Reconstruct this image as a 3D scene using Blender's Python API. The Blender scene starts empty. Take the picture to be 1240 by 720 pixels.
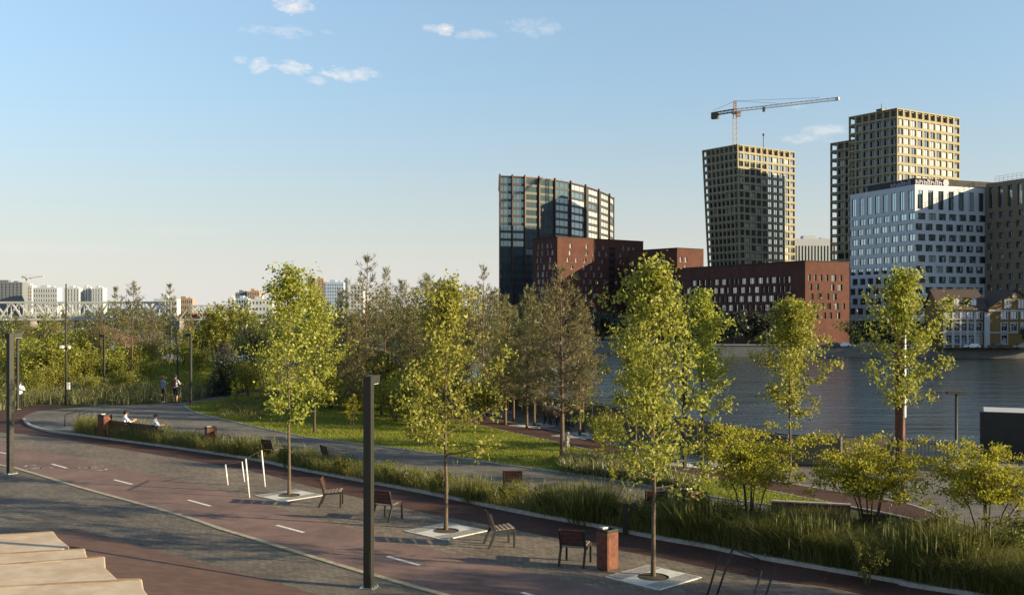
import bpy, bmesh, math, random
import numpy as np
from mathutils import Vector, Matrix
PI = math.pi
R = math.radians
SC = bpy.context.scene
COL = SC.collection
F = 1250.0          # focal length in photo pixels (photo 1240 wide)
CAMZ = 6.0          # eye height above the park paving
HX, HY = 620.0, 378.0   # principal column and horizon row
rng = random.Random(7)

def G(px, py, z=0.0):
    """ground point at height z seen at photo pixel px, py"""
    Y = F * (CAMZ - z) / (py - HY)
    return Vector(((px - HX) * Y / F, Y, z))
def PZ(px, py, Y):
    return Vector(((px - HX) * Y / F, Y, CAMZ - (py - HY) * Y / F))

# ------------------------------------------------------------------ objects
def link(name, data, parent=None):
    o = bpy.data.objects.new(name, data); COL.objects.link(o)
    if parent is not None: o.parent = parent
    return o
def tag(o, label=None, cat=None, group=None, kind=None):
    if label: o['label'] = label
    if cat: o['category'] = cat
    if group: o['group'] = group
    if kind: o['kind'] = kind
    return o
def thing(name, label, cat, loc=(0, 0, 0), rz=0.0, group=None, scale=1.0):
    o = link(name, None); o.location = loc; o.rotation_euler = (0, 0, rz); o.scale = (scale,) * 3
    return tag(o, label, cat, group)
def dup(root, loc, rz, label, group=None, scale=1.0, name=None):
    r = root.copy(); COL.objects.link(r)
    r.location = loc; r.rotation_euler = (0, 0, rz); r.scale = (scale,) * 3
    r['label'] = label
    if group: r['group'] = group
    for ch in list(root.children):
        c = ch.copy(); COL.objects.link(c); c.parent = r
        for g in list(ch.children):
            d = g.copy(); COL.objects.link(d); d.parent = c
    return r

class MB:
    def __init__(s): s.v = []; s.f = []; s.m = []; s.sm = []
    def face(s, pts, mi=0, smooth=False):
        b = len(s.v); s.v.extend(tuple(p) for p in pts)
        s.f.append(tuple(range(b, b + len(pts)))); s.m.append(mi); s.sm.append(smooth); return s
    def obox(s, c, ax, ay, az, mi=0):
        """box from centre and three half vectors"""
        c, ax, ay, az = Vector(c), Vector(ax), Vector(ay), Vector(az)
        b = len(s.v)
        for k in (-1, 1):
            for j in (-1, 1):
                for i in (-1, 1): s.v.append(tuple(c + ax * i + ay * j + az * k))
        for q in ((0, 2, 3, 1), (4, 5, 7, 6), (0, 1, 5, 4), (2, 6, 7, 3), (0, 4, 6, 2), (1, 3, 7, 5)):
            s.f.append(tuple(b + i for i in q)); s.m.append(mi); s.sm.append(False)
        return s
    def box(s, c, size, rz=0.0, mi=0):
        ca, sa = math.cos(rz), math.sin(rz)
        return s.obox(c, (ca * size[0] / 2, sa * size[0] / 2, 0), (-sa * size[1] / 2, ca * size[1] / 2, 0), (0, 0, size[2] / 2), mi)
    def bar(s, a, b, w, h=None, mi=0, up=(0, 0, 1)):
        a, b = Vector(a), Vector(b); d = b - a
        if d.length < 1e-6: return s
        up = Vector(up); t = d.normalized()
        if abs(t.dot(up)) > .98: up = Vector((0, 1, 0))
        x = t.cross(up).normalized(); y = x.cross(t).normalized()
        return s.obox((a + b) / 2, d / 2, x * (w / 2), y * ((h or w) / 2), mi)
    def tube(s, pts, rad, n=6, mi=0, smooth=True, cap=True):
        pts = [Vector(p) for p in pts]
        if not hasattr(rad, '__len__'): rad = [rad] * len(pts)
        b = len(s.v); ref = Vector((0.31, 0.17, 0.93))
        for i, p in enumerate(pts):
            t = (pts[min(i + 1, len(pts) - 1)] - pts[max(i - 1, 0)])
            t = t.normalized() if t.length > 1e-9 else Vector((0, 0, 1))
            if abs(t.dot(ref)) > .97: ref = Vector((1, 0, 0.1)).normalized()
            x = t.cross(ref).normalized(); y = t.cross(x)
            for k in range(n):
                a = 2 * PI * k / n
                s.v.append(tuple(p + (x * math.cos(a) + y * math.sin(a)) * rad[i]))
        for i in range(len(pts) - 1):
            for k in range(n):
                k2 = (k + 1) % n
                s.f.append((b + i * n + k, b + i * n + k2, b + (i + 1) * n + k2, b + (i + 1) * n + k)); s.m.append(mi); s.sm.append(smooth)
        if cap:
            s.f.append(tuple(b + k for k in range(n))[::-1]); s.m.append(mi); s.sm.append(False)
            e = b + (len(pts) - 1) * n
            s.f.append(tuple(e + k for k in range(n))); s.m.append(mi); s.sm.append(False)
        return s
    def lathe(s, prof, c=(0, 0, 0), n=16, mi=0, sx=1.0, sy=1.0, smooth=True):
        b = len(s.v); c = Vector(c)
        for r, z in prof:
            for k in range(n):
                a = 2 * PI * k / n
                s.v.append((c.x + r * math.cos(a) * sx, c.y + r * math.sin(a) * sy, c.z + z))
        for i in range(len(prof) - 1):
            for k in range(n):
                k2 = (k + 1) % n
                s.f.append((b + i * n + k, b + i * n + k2, b + (i + 1) * n + k2, b + (i + 1) * n + k)); s.m.append(mi); s.sm.append(smooth)
        return s
    def ball(s, c, r, n=10, mi=0, sx=1, sy=1, sz=1):
        prof = [(max(1e-4, r * math.sin(PI * i / n)), -r * sz * math.cos(PI * i / n)) for i in range(n + 1)]
        return s.lathe(prof, c, n + 2, mi, sx, sy)
    def prism(s, poly, z0, z1, mi=0, side=None):
        """extruded polygon (list of xy); z1 may be a list"""
        n = len(poly)
        zt = z1 if hasattr(z1, '__len__') else [z1] * n
        area = sum(poly[i][0] * poly[(i + 1) % n][1] - poly[(i + 1) % n][0] * poly[i][1] for i in range(n))
        if area < 0: poly = poly[::-1]; zt = zt[::-1]
        b = len(s.v)
        s.v.extend((p[0], p[1], z0) for p in poly); s.v.extend((p[0], p[1], z) for p, z in zip(poly, zt))
        s.f.append(tuple(range(b + n, b + 2 * n))); s.m.append(mi); s.sm.append(False)
        s.f.append(tuple(range(b, b + n))[::-1]); s.m.append(mi if side is None else side); s.sm.append(False)
        for i in range(n):
            j = (i + 1) % n
            s.f.append((b + i, b + j, b + n + j, b + n + i)); s.m.append(mi if side is None else side); s.sm.append(False)
        return s
    def mesh(s, name, mats):
        me = bpy.data.meshes.new(name); me.from_pydata(s.v, [], s.f)
        for m in (mats if isinstance(mats, (list, tuple)) else [mats]): me.materials.append(m)
        me.polygons.foreach_set('material_index', s.m); me.polygons.foreach_set('use_smooth', s.sm)
        me.update(); return me
    def build(s, name, mats, parent=None, bevel=0.0):
        o = link(name, s.mesh(name, mats), parent)
        if bevel:
            b = o.modifiers.new('bevel', 'BEVEL'); b.width = bevel; b.segments = 2; b.limit_method = 'ANGLE'
        return o

def np_mesh(name, V, k, mat):
    """V (N*k,3): N separate k-gons"""
    V = np.ascontiguousarray(V, dtype=np.float32); n = len(V) // k
    me = bpy.data.meshes.new(name)
    me.vertices.add(len(V)); me.vertices.foreach_set('co', V.ravel())
    me.loops.add(len(V)); me.loops.foreach_set('vertex_index', np.arange(len(V), dtype=np.int32))
    me.polygons.add(n)
    me.polygons.foreach_set('loop_start', np.arange(0, len(V), k, dtype=np.int32))
    me.polygons.foreach_set('loop_total', np.full(n, k, dtype=np.int32))
    for m in (mat if isinstance(mat, (list, tuple)) else [mat]): me.materials.append(m)
    me.update(calc_edges=True); return me

# ------------------------------------------------------------------ materials
class NT:
    def __init__(s, tree): s.t = tree; s.n = tree.nodes; s.l = tree.links
    def add(s, typ, ins=None, **kw):
        n = s.n.new(typ)
        for k, v in kw.items(): setattr(n, k, v)
        for k, v in (ins or {}).items(): s.put(n, k, v)
        return n
    def put(s, n, k, v):
        sock = n.inputs[k]
        if isinstance(v, bpy.types.NodeSocket): s.l.new(v, sock)
        elif isinstance(v, bpy.types.Node): s.l.new(v.outputs[0], sock)
        else:
            if hasattr(sock.default_value, '__len__') and hasattr(v, '__len__') and len(v) == 3 and len(sock.default_value) == 4: v = (*v, 1)
            sock.default_value = v
    def math(s, op, a, b=0.5, c=None, clamp=False):
        ins = {0: a, 1: b}
        if c is not None: ins[2] = c
        n = s.add('ShaderNodeMath', ins, operation=op); n.use_clamp = clamp; return n.outputs[0]
    def mix(s, fac, a, b, blend='MIX'):
        n = s.add('ShaderNodeMix', data_type='RGBA', blend_type=blend)
        s.put(n, 0, fac); s.put(n, 6, a); s.put(n, 7, b); return n.outputs[2]
    def ramp(s, fac, stops):
        n = s.add('ShaderNodeValToRGB', {0: fac}); e = n.color_ramp.elements
        while len(e) < len(stops): e.new(.5)
        for x, (p, c) in zip(e, stops): x.position = p; x.color = (*c, 1) if len(c) == 3 else c
        return n.outputs[0]
    def noise(s, vec, scale, detail=4, rough=.55, out=0):
        return s.add('ShaderNodeTexNoise', {'Vector': vec, 'Scale': scale, 'Detail': detail, 'Roughness': rough}).outputs[out]
MATS = {}
def newmat(name):
    m = bpy.data.materials.new(name); m.use_nodes = True; m.node_tree.nodes.clear()
    t = NT(m.node_tree); MATS[name] = m; return m, t
def pos(t): return t.add('ShaderNodeNewGeometry').outputs['Position']
def objco(t): return t.add('ShaderNodeTexCoord').outputs['Object']
def out(t, sh): t.add('ShaderNodeOutputMaterial', {0: sh})
def sc(c, k): return tuple(min(1, x * k) for x in c)

def mat_rough(name, c, var=.25, scale=3.0, rough=.8, bump=0.0, bscale=40, metal=0.0, spec=.3, world=True, c2=None, scale2=None, stain=None):
    """plain weathered surface: two noise octaves of the same colour, optional second colour in blotches"""
    m, t = newmat(name); v = pos(t) if world else objco(t)
    n1 = t.noise(v, scale, 5, .6)
    col = t.ramp(n1, [(.25, sc(c, 1 - var)), (.75, sc(c, 1 + var))])
    if c2:
        n2 = t.noise(v, scale2 or scale * .35, 6, .65)
        col = t.mix(t.ramp(n2, [(.45, (0, 0, 0)), (.62, (1, 1, 1))]), col, c2)
    ins = {'Base Color': col, 'Roughness': rough, 'Metallic': metal, 'Specular IOR Level': spec}
    p = t.add('ShaderNodeBsdfPrincipled', ins)
    if bump:
        h = t.noise(v, bscale, 3, .6)
        t.put(p, 'Normal', t.add('ShaderNodeBump', {'Height': h, 'Strength': bump, 'Distance': .02}).outputs[0])
    out(t, p); return m

def mat_pavers(name, c, ca, bw, bh, rot=0.0, mortar=.008):
    """small concrete setts laid in running bond"""
    m, t = newmat(name); v = pos(t)
    mp = t.add('ShaderNodeMapping', {'Vector': v, 'Rotation': (0, 0, rot)})
    b = t.add('ShaderNodeTexBrick', {'Vector': mp.outputs[0], 'Color1': sc(c, .78), 'Color2': sc(ca, 1.16), 'Mortar': sc(c, .42),
              'Scale': 1.0, 'Mortar Size': mortar, 'Mortar Smooth': .2, 'Bias': 0.0, 'Brick Width': bw, 'Row Height': bh})
    n = t.noise(v, .35, 5, .6); n2 = t.noise(v, 6, 3)
    col = t.mix(.55, b.outputs[0], t.ramp(n, [(.32, (.24, .24, .24)), (.5, (.48, .48, .47)), (.7, (.74, .72, .69))]), 'OVERLAY')
    col = t.mix(.35, col, t.ramp(n2, [(.35, (.3, .3, .3)), (.7, (.7, .7, .7))]), 'OVERLAY')
    p = t.add('ShaderNodeBsdfPrincipled', {'Base Color': col, 'Roughness': .82, 'Specular IOR Level': .25})
    t.put(p, 'Normal', t.add('ShaderNodeBump', {'Height': t.math('SUBTRACT', 1.0, b.outputs[1]), 'Strength': .6, 'Distance': .006}).outputs[0])
    out(t, p); return m

def mat_rubber(name, c, grain=60, wear=None):
    """poured coloured running surface: fine granules, faded patches"""
    m, t = newmat(name); v = pos(t)
    g = t.noise(v, grain, 2, .7); l = t.noise(v, .38, 7, .68); l2 = t.noise(v, 2.3, 4)
    col = t.ramp(g, [(.3, sc(c, .55)), (.7, sc(c, 1.5))])
    col = t.mix(.6, col, t.ramp(l, [(.32, (.28, .28, .28)), (.5, (.5, .5, .5)), (.7, (.72, .71, .70))]), 'OVERLAY')
    col = t.mix(.4, col, t.ramp(l2, [(.35, (.38, .38, .38)), (.7, (.62, .62, .62))]), 'OVERLAY')
    p = t.add('ShaderNodeBsdfPrincipled', {'Base Color': col, 'Roughness': .88, 'Specular IOR Level': .2})
    t.put(p, 'Normal', t.add('ShaderNodeBump', {'Height': g, 'Strength': .35, 'Distance': .01}).outputs[0])
    out(t, p); return m

def mat_leaf(name, cols, trans=.35, rough=.5, sat=None, gloss=.06):
    """cols: ramp of colours picked per leaf"""
    m, t = newmat(name)
    r = t.add('ShaderNodeNewGeometry').outputs['Random Per Island']
    st = [(i / max(1, len(cols) - 1), c) for i, c in enumerate(cols)]
    col = t.ramp(r, st)
    orr = t.add('ShaderNodeObjectInfo').outputs['Random']
    hv = t.add('ShaderNodeHueSaturation', {'Hue': t.math('MULTIPLY_ADD', orr, .02, .49), 'Saturation': 1.0,
               'Value': t.math('MULTIPLY_ADD', orr, .25, .88), 'Color': col}).outputs[0]
    d = t.add('ShaderNodeBsdfDiffuse', {0: hv}); tr = t.add('ShaderNodeBsdfTranslucent', {0: hv})
    g = t.add('ShaderNodeBsdfGlossy', {0: (.9, .9, .9), 'Roughness': rough})
    s1 = t.add('ShaderNodeMixShader', {0: trans, 1: d.outputs[0], 2: tr.outputs[0]})
    s2 = t.add('ShaderNodeMixShader', {0: gloss, 1: s1.outputs[0], 2: g.outputs[0]})
    out(t, s2); return m

def mat_glass(name, tint=(.02, .025, .03), refl=.45, rcol=(.85, .93, 1.0), blind=0.0, bcol=(.6, .58, .54), rough=.04, wav=.02):
    """coated facade glass: part mirror, part dark room; some windows with pale blinds drawn"""
    m, t = newmat(name)
    v = pos(t); rnd = t.add('ShaderNodeObjectInfo').outputs['Random']
    isl = t.add('ShaderNodeNewGeometry').outputs['Random Per Island']
    rr = t.math('FRACT', t.math('ADD', t.math('MULTIPLY', rnd, 7.31), isl))
    base = t.mix(t.math('LESS_THAN', rr, blind), sc(tint, 1.0), bcol) if blind else tint
    base = t.mix(t.math('MULTIPLY', rr, .5), base, sc(tint, .4))
    d = t.add('ShaderNodeBsdfDiffuse', {0: base})
    nb = t.noise(v, .35, 2)
    bp = t.add('ShaderNodeBump', {'Height': nb, 'Strength': wav, 'Distance': 1.0})
    g = t.add('ShaderNodeBsdfGlossy', {0: rcol, 'Roughness': rough, 'Normal': bp.outputs[0]})
    fac = t.math('MULTIPLY_ADD', rr, refl * .5, refl * .7)
    out(t, t.add('ShaderNodeMixShader', {0: fac, 1: d.outputs[0], 2: g.outputs[0]})); return m

M = {}
M['pave'] = mat_pavers('paving_setts', (.178, .142, .108), (.19, .15, .114), .21, .105, R(44))
M['pave_dark'] = mat_pavers('paving_setts_grey', (.148, .124, .098), (.158, .131, .102), .21, .105, R(30))
M['path'] = mat_pavers('path_setts', (.15, .132, .11), (.16, .14, .116), .3, .1, R(10))
M['lane'] = mat_rubber('cycle_lane_surface', (.175, .112, .094), 45)
M['track'] = mat_rubber('running_track_surface', (.072, .034, .024), 50)
M['kerb'] = mat_rough('kerb_concrete', (.36, .33, .29), .25, 5, .85, .3, 60)
M['kerb_flush'] = mat_rough('flush_kerb_stone', (.36, .30, .20), .35, 4, .85, .3, 60)
M['paint'] = mat_rough('road_paint', (.78, .74, .68), .18, 14, .7, c2=(.45, .36, .31), scale2=22)
M['lawn'] = None
M['concrete'] = mat_rough('warm_concrete', (.54, .42, .30), .16, 3.5, .85, .5, 45, c2=(.46, .33, .22), scale2=1.3)
M['corten'] = mat_rough('rusted_steel', (.115, .062, .043), .25, 1.8, .8, .12, 30, c2=(.088, .048, .035), scale2=2.2)
M['corten_red'] = mat_rough('red_rusted_steel', (.165, .058, .034), .35, 9, .75, .15, 40, c2=(.095, .036, .024), scale2=7, world=False)
M['steel_dark'] = mat_rough('dark_olive_steel', (.032, .031, .026), .15, 6, .55, metal=.2, world=False)
M['steel_grey'] = mat_rough('brushed_steel', (.42, .41, .39), .12, 8, .38, metal=.75, world=False)
M['steel_white'] = mat_rough('pale_steel', (.72, .70, .66), .08, 8, .4, metal=.1, world=False)
M['wood_red'] = mat_rough('stained_hardwood', (.075, .03, .024), .35, 12, .6, .2, 60, world=False)
M['wood_grey'] = mat_rough('weathered_hardwood', (.24, .185, .15), .3, 12, .7, .2, 60, world=False)
M['grate'] = mat_rough('tree_surround_slab', (.56, .53, .47), .12, 6, .7, c2=(.5, .47, .42), scale2=5)
M['soil'] = mat_rough('bare_soil', (.075, .055, .038), .35, 5, .95, .5, 25)
M['bark'] = mat_rough('young_bark', (.115, .086, .058), .35, 14, .9, .6, 50, world=False)
M['bark_pine'] = mat_rough('pine_bark', (.14, .088, .056), .35, 9, .9, .6, 40, world=False, c2=(.10, .075, .055), scale2=4)
M['bark_dark'] = mat_rough('dark_bark', (.07, .055, .042), .35, 14, .9, .6, 50, world=False)
M['leaf_maple'] = mat_leaf('maple_leaves', [(.19, .205, .024), (.31, .32, .036), (.38, .375, .06), (.24, .255, .028), (.46, .44, .12)], .48, gloss=.02)
M['leaf_shrub'] = mat_leaf('golden_leaves', [(.20, .20, .014), (.32, .30, .02), (.40, .36, .035), (.25, .245, .016)], .48, gloss=.02)
M['leaf_willow'] = mat_leaf('willow_leaves', [(.14, .15, .016), (.24, .24, .024), (.29, .28, .035), (.17, .18, .018)], .42, gloss=.03)
M['leaf_green'] = mat_leaf('green_leaves', [(.075, .09, .018), (.12, .13, .026), (.17, .17, .035)], .38)
M['leaf_dark'] = mat_leaf('dark_leaves', [(.022, .03, .013), (.035, .046, .018), (.05, .06, .022)], .2)
M['needle'] = mat_leaf('pine_needles', [(.07, .078, .018), (.115, .118, .026), (.16, .15, .038), (.095, .102, .022)], .2)
M['needle_brown'] = mat_leaf('olive_brown_needles', [(.10, .094, .022), (.155, .138, .034), (.20, .168, .046), (.11, .11, .024)], .22)
M['needle_dark'] = mat_leaf('spruce_needles', [(.018, .024, .014), (.03, .036, .02), (.045, .05, .028)], .12)
M['blade'] = mat_leaf('grass_blades', [(.11, .115, .02), (.18, .17, .036), (.24, .21, .065), (.145, .145, .026), (.31, .25, .12)], .42, gloss=.02)
M['blade_dark'] = mat_leaf('lush_grass_blades', [(.075, .086, .016), (.115, .122, .024), (.175, .165, .042), (.09, .10, .018)], .42, gloss=.02)
M['blade_dry'] = mat_leaf('meadow_blades', [(.11, .115, .022), (.17, .165, .036), (.22, .195, .075), (.09, .10, .02), (.15, .16, .03)], .4)
M['blade_lawn'] = mat_leaf('lawn_blades', [(.17, .19, .026), (.20, .215, .03), (.225, .23, .036), (.185, .2, .028)], .45, gloss=.01)
M['skin'] = mat_rough('skin', (.48, .29, .2), .06, 10, .6, world=False)
M['hair'] = mat_rough('brown_hair', (.05, .03, .02), .2, 20, .6, world=False)
M['cloth_white'] = mat_rough('white_cotton', (.76, .77, .8), .05, 8, .9, world=False)
M['cloth_blue'] = mat_rough('pale_blue_cotton', (.5, .6, .74), .06, 8, .9, world=False)
M['cloth_denim'] = mat_rough('blue_grey_cotton', (.2, .23, .34), .1, 8, .9, world=False)
M['cloth_dark'] = mat_rough('black_cotton', (.018, .018, .02), .1, 8, .9, world=False)
M['cloth_brown'] = mat_rough('brown_canvas', (.13, .05, .03), .2, 8, .9, world=False)
M['shoe_white'] = mat_rough('white_trainers', (.8, .78, .74), .05, 8, .6, world=False)
M['red_train'] = mat_rough('red_rail_paint', (.38, .04, .05), .1, .1, .5)
# ------------------------------------------------------------------ camera, sun, sky
cam = bpy.data.cameras.new('camera'); cam.sensor_width = 36.0; cam.lens = 36.0 * F / 1240.0
cam.shift_y = (HY - 360.0) / 1240.0; cam.clip_start = .2; cam.clip_end = 20000
co = link('camera', cam); co.location = (0, 0, CAMZ); co.rotation_euler = (R(90), 0, 0); SC.camera = co

SUN_EL = 15.5
sdir = Vector((1.0, -0.28, 0)); sdir.normalize()
sun_az = math.atan2(sdir.x, sdir.y)
svec = Vector((sdir.x * math.cos(R(SUN_EL)), sdir.y * math.cos(R(SUN_EL)), math.sin(R(SUN_EL))))
sl = bpy.data.lights.new('sun', 'SUN'); sl.energy = 5.0; sl.angle = R(.55); sl.color = (1.0, .83, .52)
so = link('sun', sl); so.rotation_euler = svec.to_track_quat('Z', 'Y').to_euler(); so.location = svec * 300

W = bpy.data.worlds.new('World'); SC.world = W; W.use_nodes = True; W.node_tree.nodes.clear()
t = NT(W.node_tree)
sky = t.add('ShaderNodeTexSky', sky_type='NISHITA'); sky.sun_disc = False
sky.sun_elevation = R(SUN_EL); sky.sun_rotation = sun_az; sky.altitude = 200; sky.air_density = 1.0; sky.dust_density = .35; sky.ozone_density = 2.2
d = t.add('ShaderNodeTexCoord').outputs['Generated']
nz = t.add('ShaderNodeTexNoise', {'Vector': t.add('ShaderNodeMapping', {'Vector': d, 'Scale': (1, 1, 1.7)}).outputs[0], 'Scale': 95, 'Detail': 7, 'Roughness': .6}).outputs[0]
nzb = t.add('ShaderNodeTexNoise', {'Vector': t.add('ShaderNodeMapping', {'Vector': d, 'Scale': (1, 1, 2.2)}).outputs[0], 'Scale': 38, 'Detail': 6, 'Roughness': .65}).outputs[0]
CL = [(358, 6, 30, 13, 1.0), (313, 80, 15, 12, .95), (357, 82, 28, 10, 1.0), (425, 88, 44, 12, 1.0), (383, 97, 16, 7, .5), (540, 36, 15, 9, .95), (522, 35, 22, 7, .5),
      (575, 42, 34, 9, .45), (335, 38, 46, 10, .45), (645, 33, 48, 14, .45), (997, 158, 34, 9, .5), (975, 168, 40, 8, .4), (290, 73, 14, 7, .45), (397, 39, 12, 6, .4), (215, 280, 90, 8, .14), (60, 300, 120, 10, .12), (960, 128, 18, 6, .3)]
acc = None
nshift = t.math('MULTIPLY_ADD', t.math('ADD', t.math('MULTIPLY', nz, .5), t.math('MULTIPLY', nzb, .5)), 4.4, -2.55)
for (px, py, wx, wy, am) in CL:
    c = Vector(((px - HX) / F, 1, (HY - py) / F)).normalized()
    rt = Vector((c.y, -c.x, 0)).normalized(); up = rt.cross(c)
    wx *= .86; wy *= .82
    dr = t.add('ShaderNodeVectorMath', {0: d, 1: rt * (F / wx)}, operation='DOT_PRODUCT').outputs['Value']
    du = t.add('ShaderNodeVectorMath', {0: d, 1: up * (F / wy)}, operation='DOT_PRODUCT').outputs['Value']
    r2 = t.math('ADD', t.math('MULTIPLY', dr, dr), t.math('MULTIPLY', du, du))
    v = t.math('MAXIMUM', t.math('SUBTRACT', 1.0, t.math('MULTIPLY', r2, .75)), -3.0)
    v = t.math('MULTIPLY', t.math('MULTIPLY', t.math('ADD', v, nshift), .95, clamp=True), am)
    v = t.math('MULTIPLY', v, t.math('GREATER_THAN', t.add('ShaderNodeVectorMath', {0: d, 1: c}, operation='DOT_PRODUCT').outputs['Value'], 0.0))
    acc = v if acc is None else t.math('MAXIMUM', acc, v)
cm = t.math('MULTIPLY', acc, .92, clamp=True)
skyc = t.mix(1.0, sky.outputs[0], (1.05, 1.06, 1.03, 1), 'MULTIPLY')
el0 = t.math('ABSOLUTE', t.add('ShaderNodeSeparateXYZ', {0: d}).outputs[2])
skyc = t.mix(1.0, skyc, t.ramp(el0, [(0.0, (.56, .49, .46)), (.07, (.68, .62, .60)), (.14, (.84, .81, .80)), (.21, (1.03, 1.0, .97)), (.28, (1.28, 1.16, 1.07))]), 'MULTIPLY')
# warm milky air low over the horizon, brightening of the sky itself
el = t.add('ShaderNodeSeparateXYZ', {0: d}).outputs[2]
hz = t.math('POWER', t.math('SUBTRACT', 1.0, t.math('MULTIPLY', t.math('ABSOLUTE', el), 3.2), clamp=True), 2.0)
col = t.mix(t.math('MULTIPLY', hz, .85), skyc, (4.15, 4.12, 4.15, 1))
col = t.mix(cm, col, (4.9, 4.7, 4.6, 1))
bg = t.add('ShaderNodeBackground', {0: col, 'Strength': .092})
t.add('ShaderNodeOutputWorld', {0: bg})
vs = SC.view_settings; vs.view_transform = 'Standard'; vs.look = 'None'; vs.gamma = 1.0; vs.exposure = 1.1
SC.cycles.max_bounces = 6; SC.cycles.diffuse_bounces = 3; SC.cycles.glossy_bounces = 3; SC.cycles.transmission_bounces = 4; SC.cycles.transparent_max_bounces = 4
SC.cycles.use_denoising = True; SC.cycles.sample_clamp_indirect = 6; SC.cycles.caustics_reflective = False; SC.cycles.caustics_refractive = False

# ------------------------------------------------------------------ ground
def L(pts, z=0.0): return [tuple(G(x, y, z)[:2]) for x, y in pts]
def sheet(name, poly, z, mat, kind='structure'):
    mb = MB(); mb.face([(x, y, z) for x, y in poly]); me = mb.mesh(name, mat)
    o = link(name, me); 
    if me.polygons[0].normal.z < 0: me.flip_normals()
    return tag(o, kind=kind)
def strip(mb, line, w, z0, z1, side=0.0):
    """kerb-like bar along a polyline; side shifts it to the left of travel"""
    P = [Vector((x, y)) for x, y in line]; A = []; B = []
    for i, p in enumerate(P):
        d = (P[min(i + 1, len(P) - 1)] - P[max(i - 1, 0)]).normalized(); n = Vector((-d.y, d.x))
        A.append(p + n * (side + w / 2)); B.append(p + n * (side - w / 2))
    for i in range(len(P) - 1):
        a, b, c, e = A[i], B[i], B[i + 1], A[i + 1]
        mb.face([(b.x, b.y, z1), (c.x, c.y, z1), (e.x, e.y, z1), (a.x, a.y, z1)])
        mb.face([(b.x, b.y, z0), (c.x, c.y, z0), (c.x, c.y, z1), (b.x, b.y, z1)])
        mb.face([(e.x, e.y, z0), (a.x, a.y, z0), (a.x, a.y, z1), (e.x, e.y, z1)])
    for i, fl in ((0, 1), (len(P) - 1, 0)):
        q = [(A[i].x, A[i].y, z0), (B[i].x, B[i].y, z0), (B[i].x, B[i].y, z1), (A[i].x, A[i].y, z1)]
        mb.face(q if fl else q[::-1])
def smooth_line(pts, k=4):
    """Catmull-Rom through world xy points"""
    o = []; n = len(pts)
    for i in range(n - 1):
        p0, p1, p2, p3 = [Vector(pts[max(0, min(n - 1, j))]) for j in (i - 1, i, i + 1, i + 2)]
        for s in range(k):
            u = s / k
            o.append(tuple(.5 * ((2 * p1) + (p2 - p0) * u + (2 * p0 - 5 * p1 + 4 * p2 - p3) * u * u + (3 * p1 - p0 - 3 * p2 + p3) * u ** 3)))
    o.append(tuple(pts[-1])); return o

QUAY = [(60, 40), (24, 38.6), (16.6, 39.4), (14.7, 40), (10.9, 40.6), (9.2, 44), (6.6, 49.6), (4.4, 55), (1.9, 59.5), (-3, 70), (-10, 82), (-20, 95), (-40, 110), (-80, 128), (-220, 150)]
kerbK = smooth_line(L([(-300, 500), (-160, 528), (-70, 547)]) + L([(0, 563), (20, 567), (97, 590), (213, 622), (267, 640), (310, 653), (420, 687), (455, 697), (537, 720)]) + [(5.5, 15.2), (16, 5)])
laneU = smooth_line(L([(-300, 486), (-160, 507), (-70, 523)]) + L([(0, 537), (18, 541), (63, 549), (108, 557), (163, 570), (220, 582), (275, 596), (355, 620), (420, 638), (455, 648), (520, 664), (600, 682), (640, 692), (760, 720)]) + [(9, 15.6), (19, 5.5)])
trackL = smooth_line(L([(-300, 480), (-160, 499), (-70, 513), (0, 523), (47, 527), (127, 540), (200, 552), (250, 560), (310, 571), (375, 588), (435, 602), (513, 620), (567, 630), (633, 643), (730, 662), (800, 675), (860, 688), (950, 704), (1060, 722)]) + [(13, 15.5), (22, 8)])
trackU = smooth_line(L([(27, 508), (35, 516), (60, 523), (100, 528), (167, 537), (233, 546), (310, 558), (355, 568), (440, 584), (510, 597), (620, 620), (680, 631), (740, 642), (800, 654), (847, 662), (890, 671), (930, 679), (1005, 692), (1080, 705), (1142, 717)]) + [(15.5, 18), (25, 10)])
bedU = smooth_line(L([(88, 524), (110, 521), (180, 528), (250, 537), (330, 552), (420, 567), (520, 586), (600, 598), (700, 613), (790, 626), (860, 638), (950, 650), (1060, 662), (1180, 674), (1240, 684)]) + [(20, 20), (30, 13)])
lawnL = smooth_line(L([(222, 491), (237, 499), (275, 509), (325, 520), (375, 530), (440, 538), (510, 547), (600, 561), (675, 571), (755, 583), (847, 599), (927, 611), (1027, 623)]))
ltrU = smooth_line(L([(330, 452), (400, 462), (440, 472), (520, 490), (600, 508), (657, 518), (710, 530), (750, 541), (840, 562), (930, 581), (1030, 598), (1105, 612), (1240, 650)]) + [(23, 20), (31, 13)])
ltrL = smooth_line(L([(330, 455), (400, 466), (440, 479), (520, 500), (600, 519), (668, 534), (725, 547), (760, 555), (845, 577), (900, 587), (962, 600), (1030, 613), (1105, 628), (1240, 668)]) + [(21.5, 19.5), (29.5, 12.5)])

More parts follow.
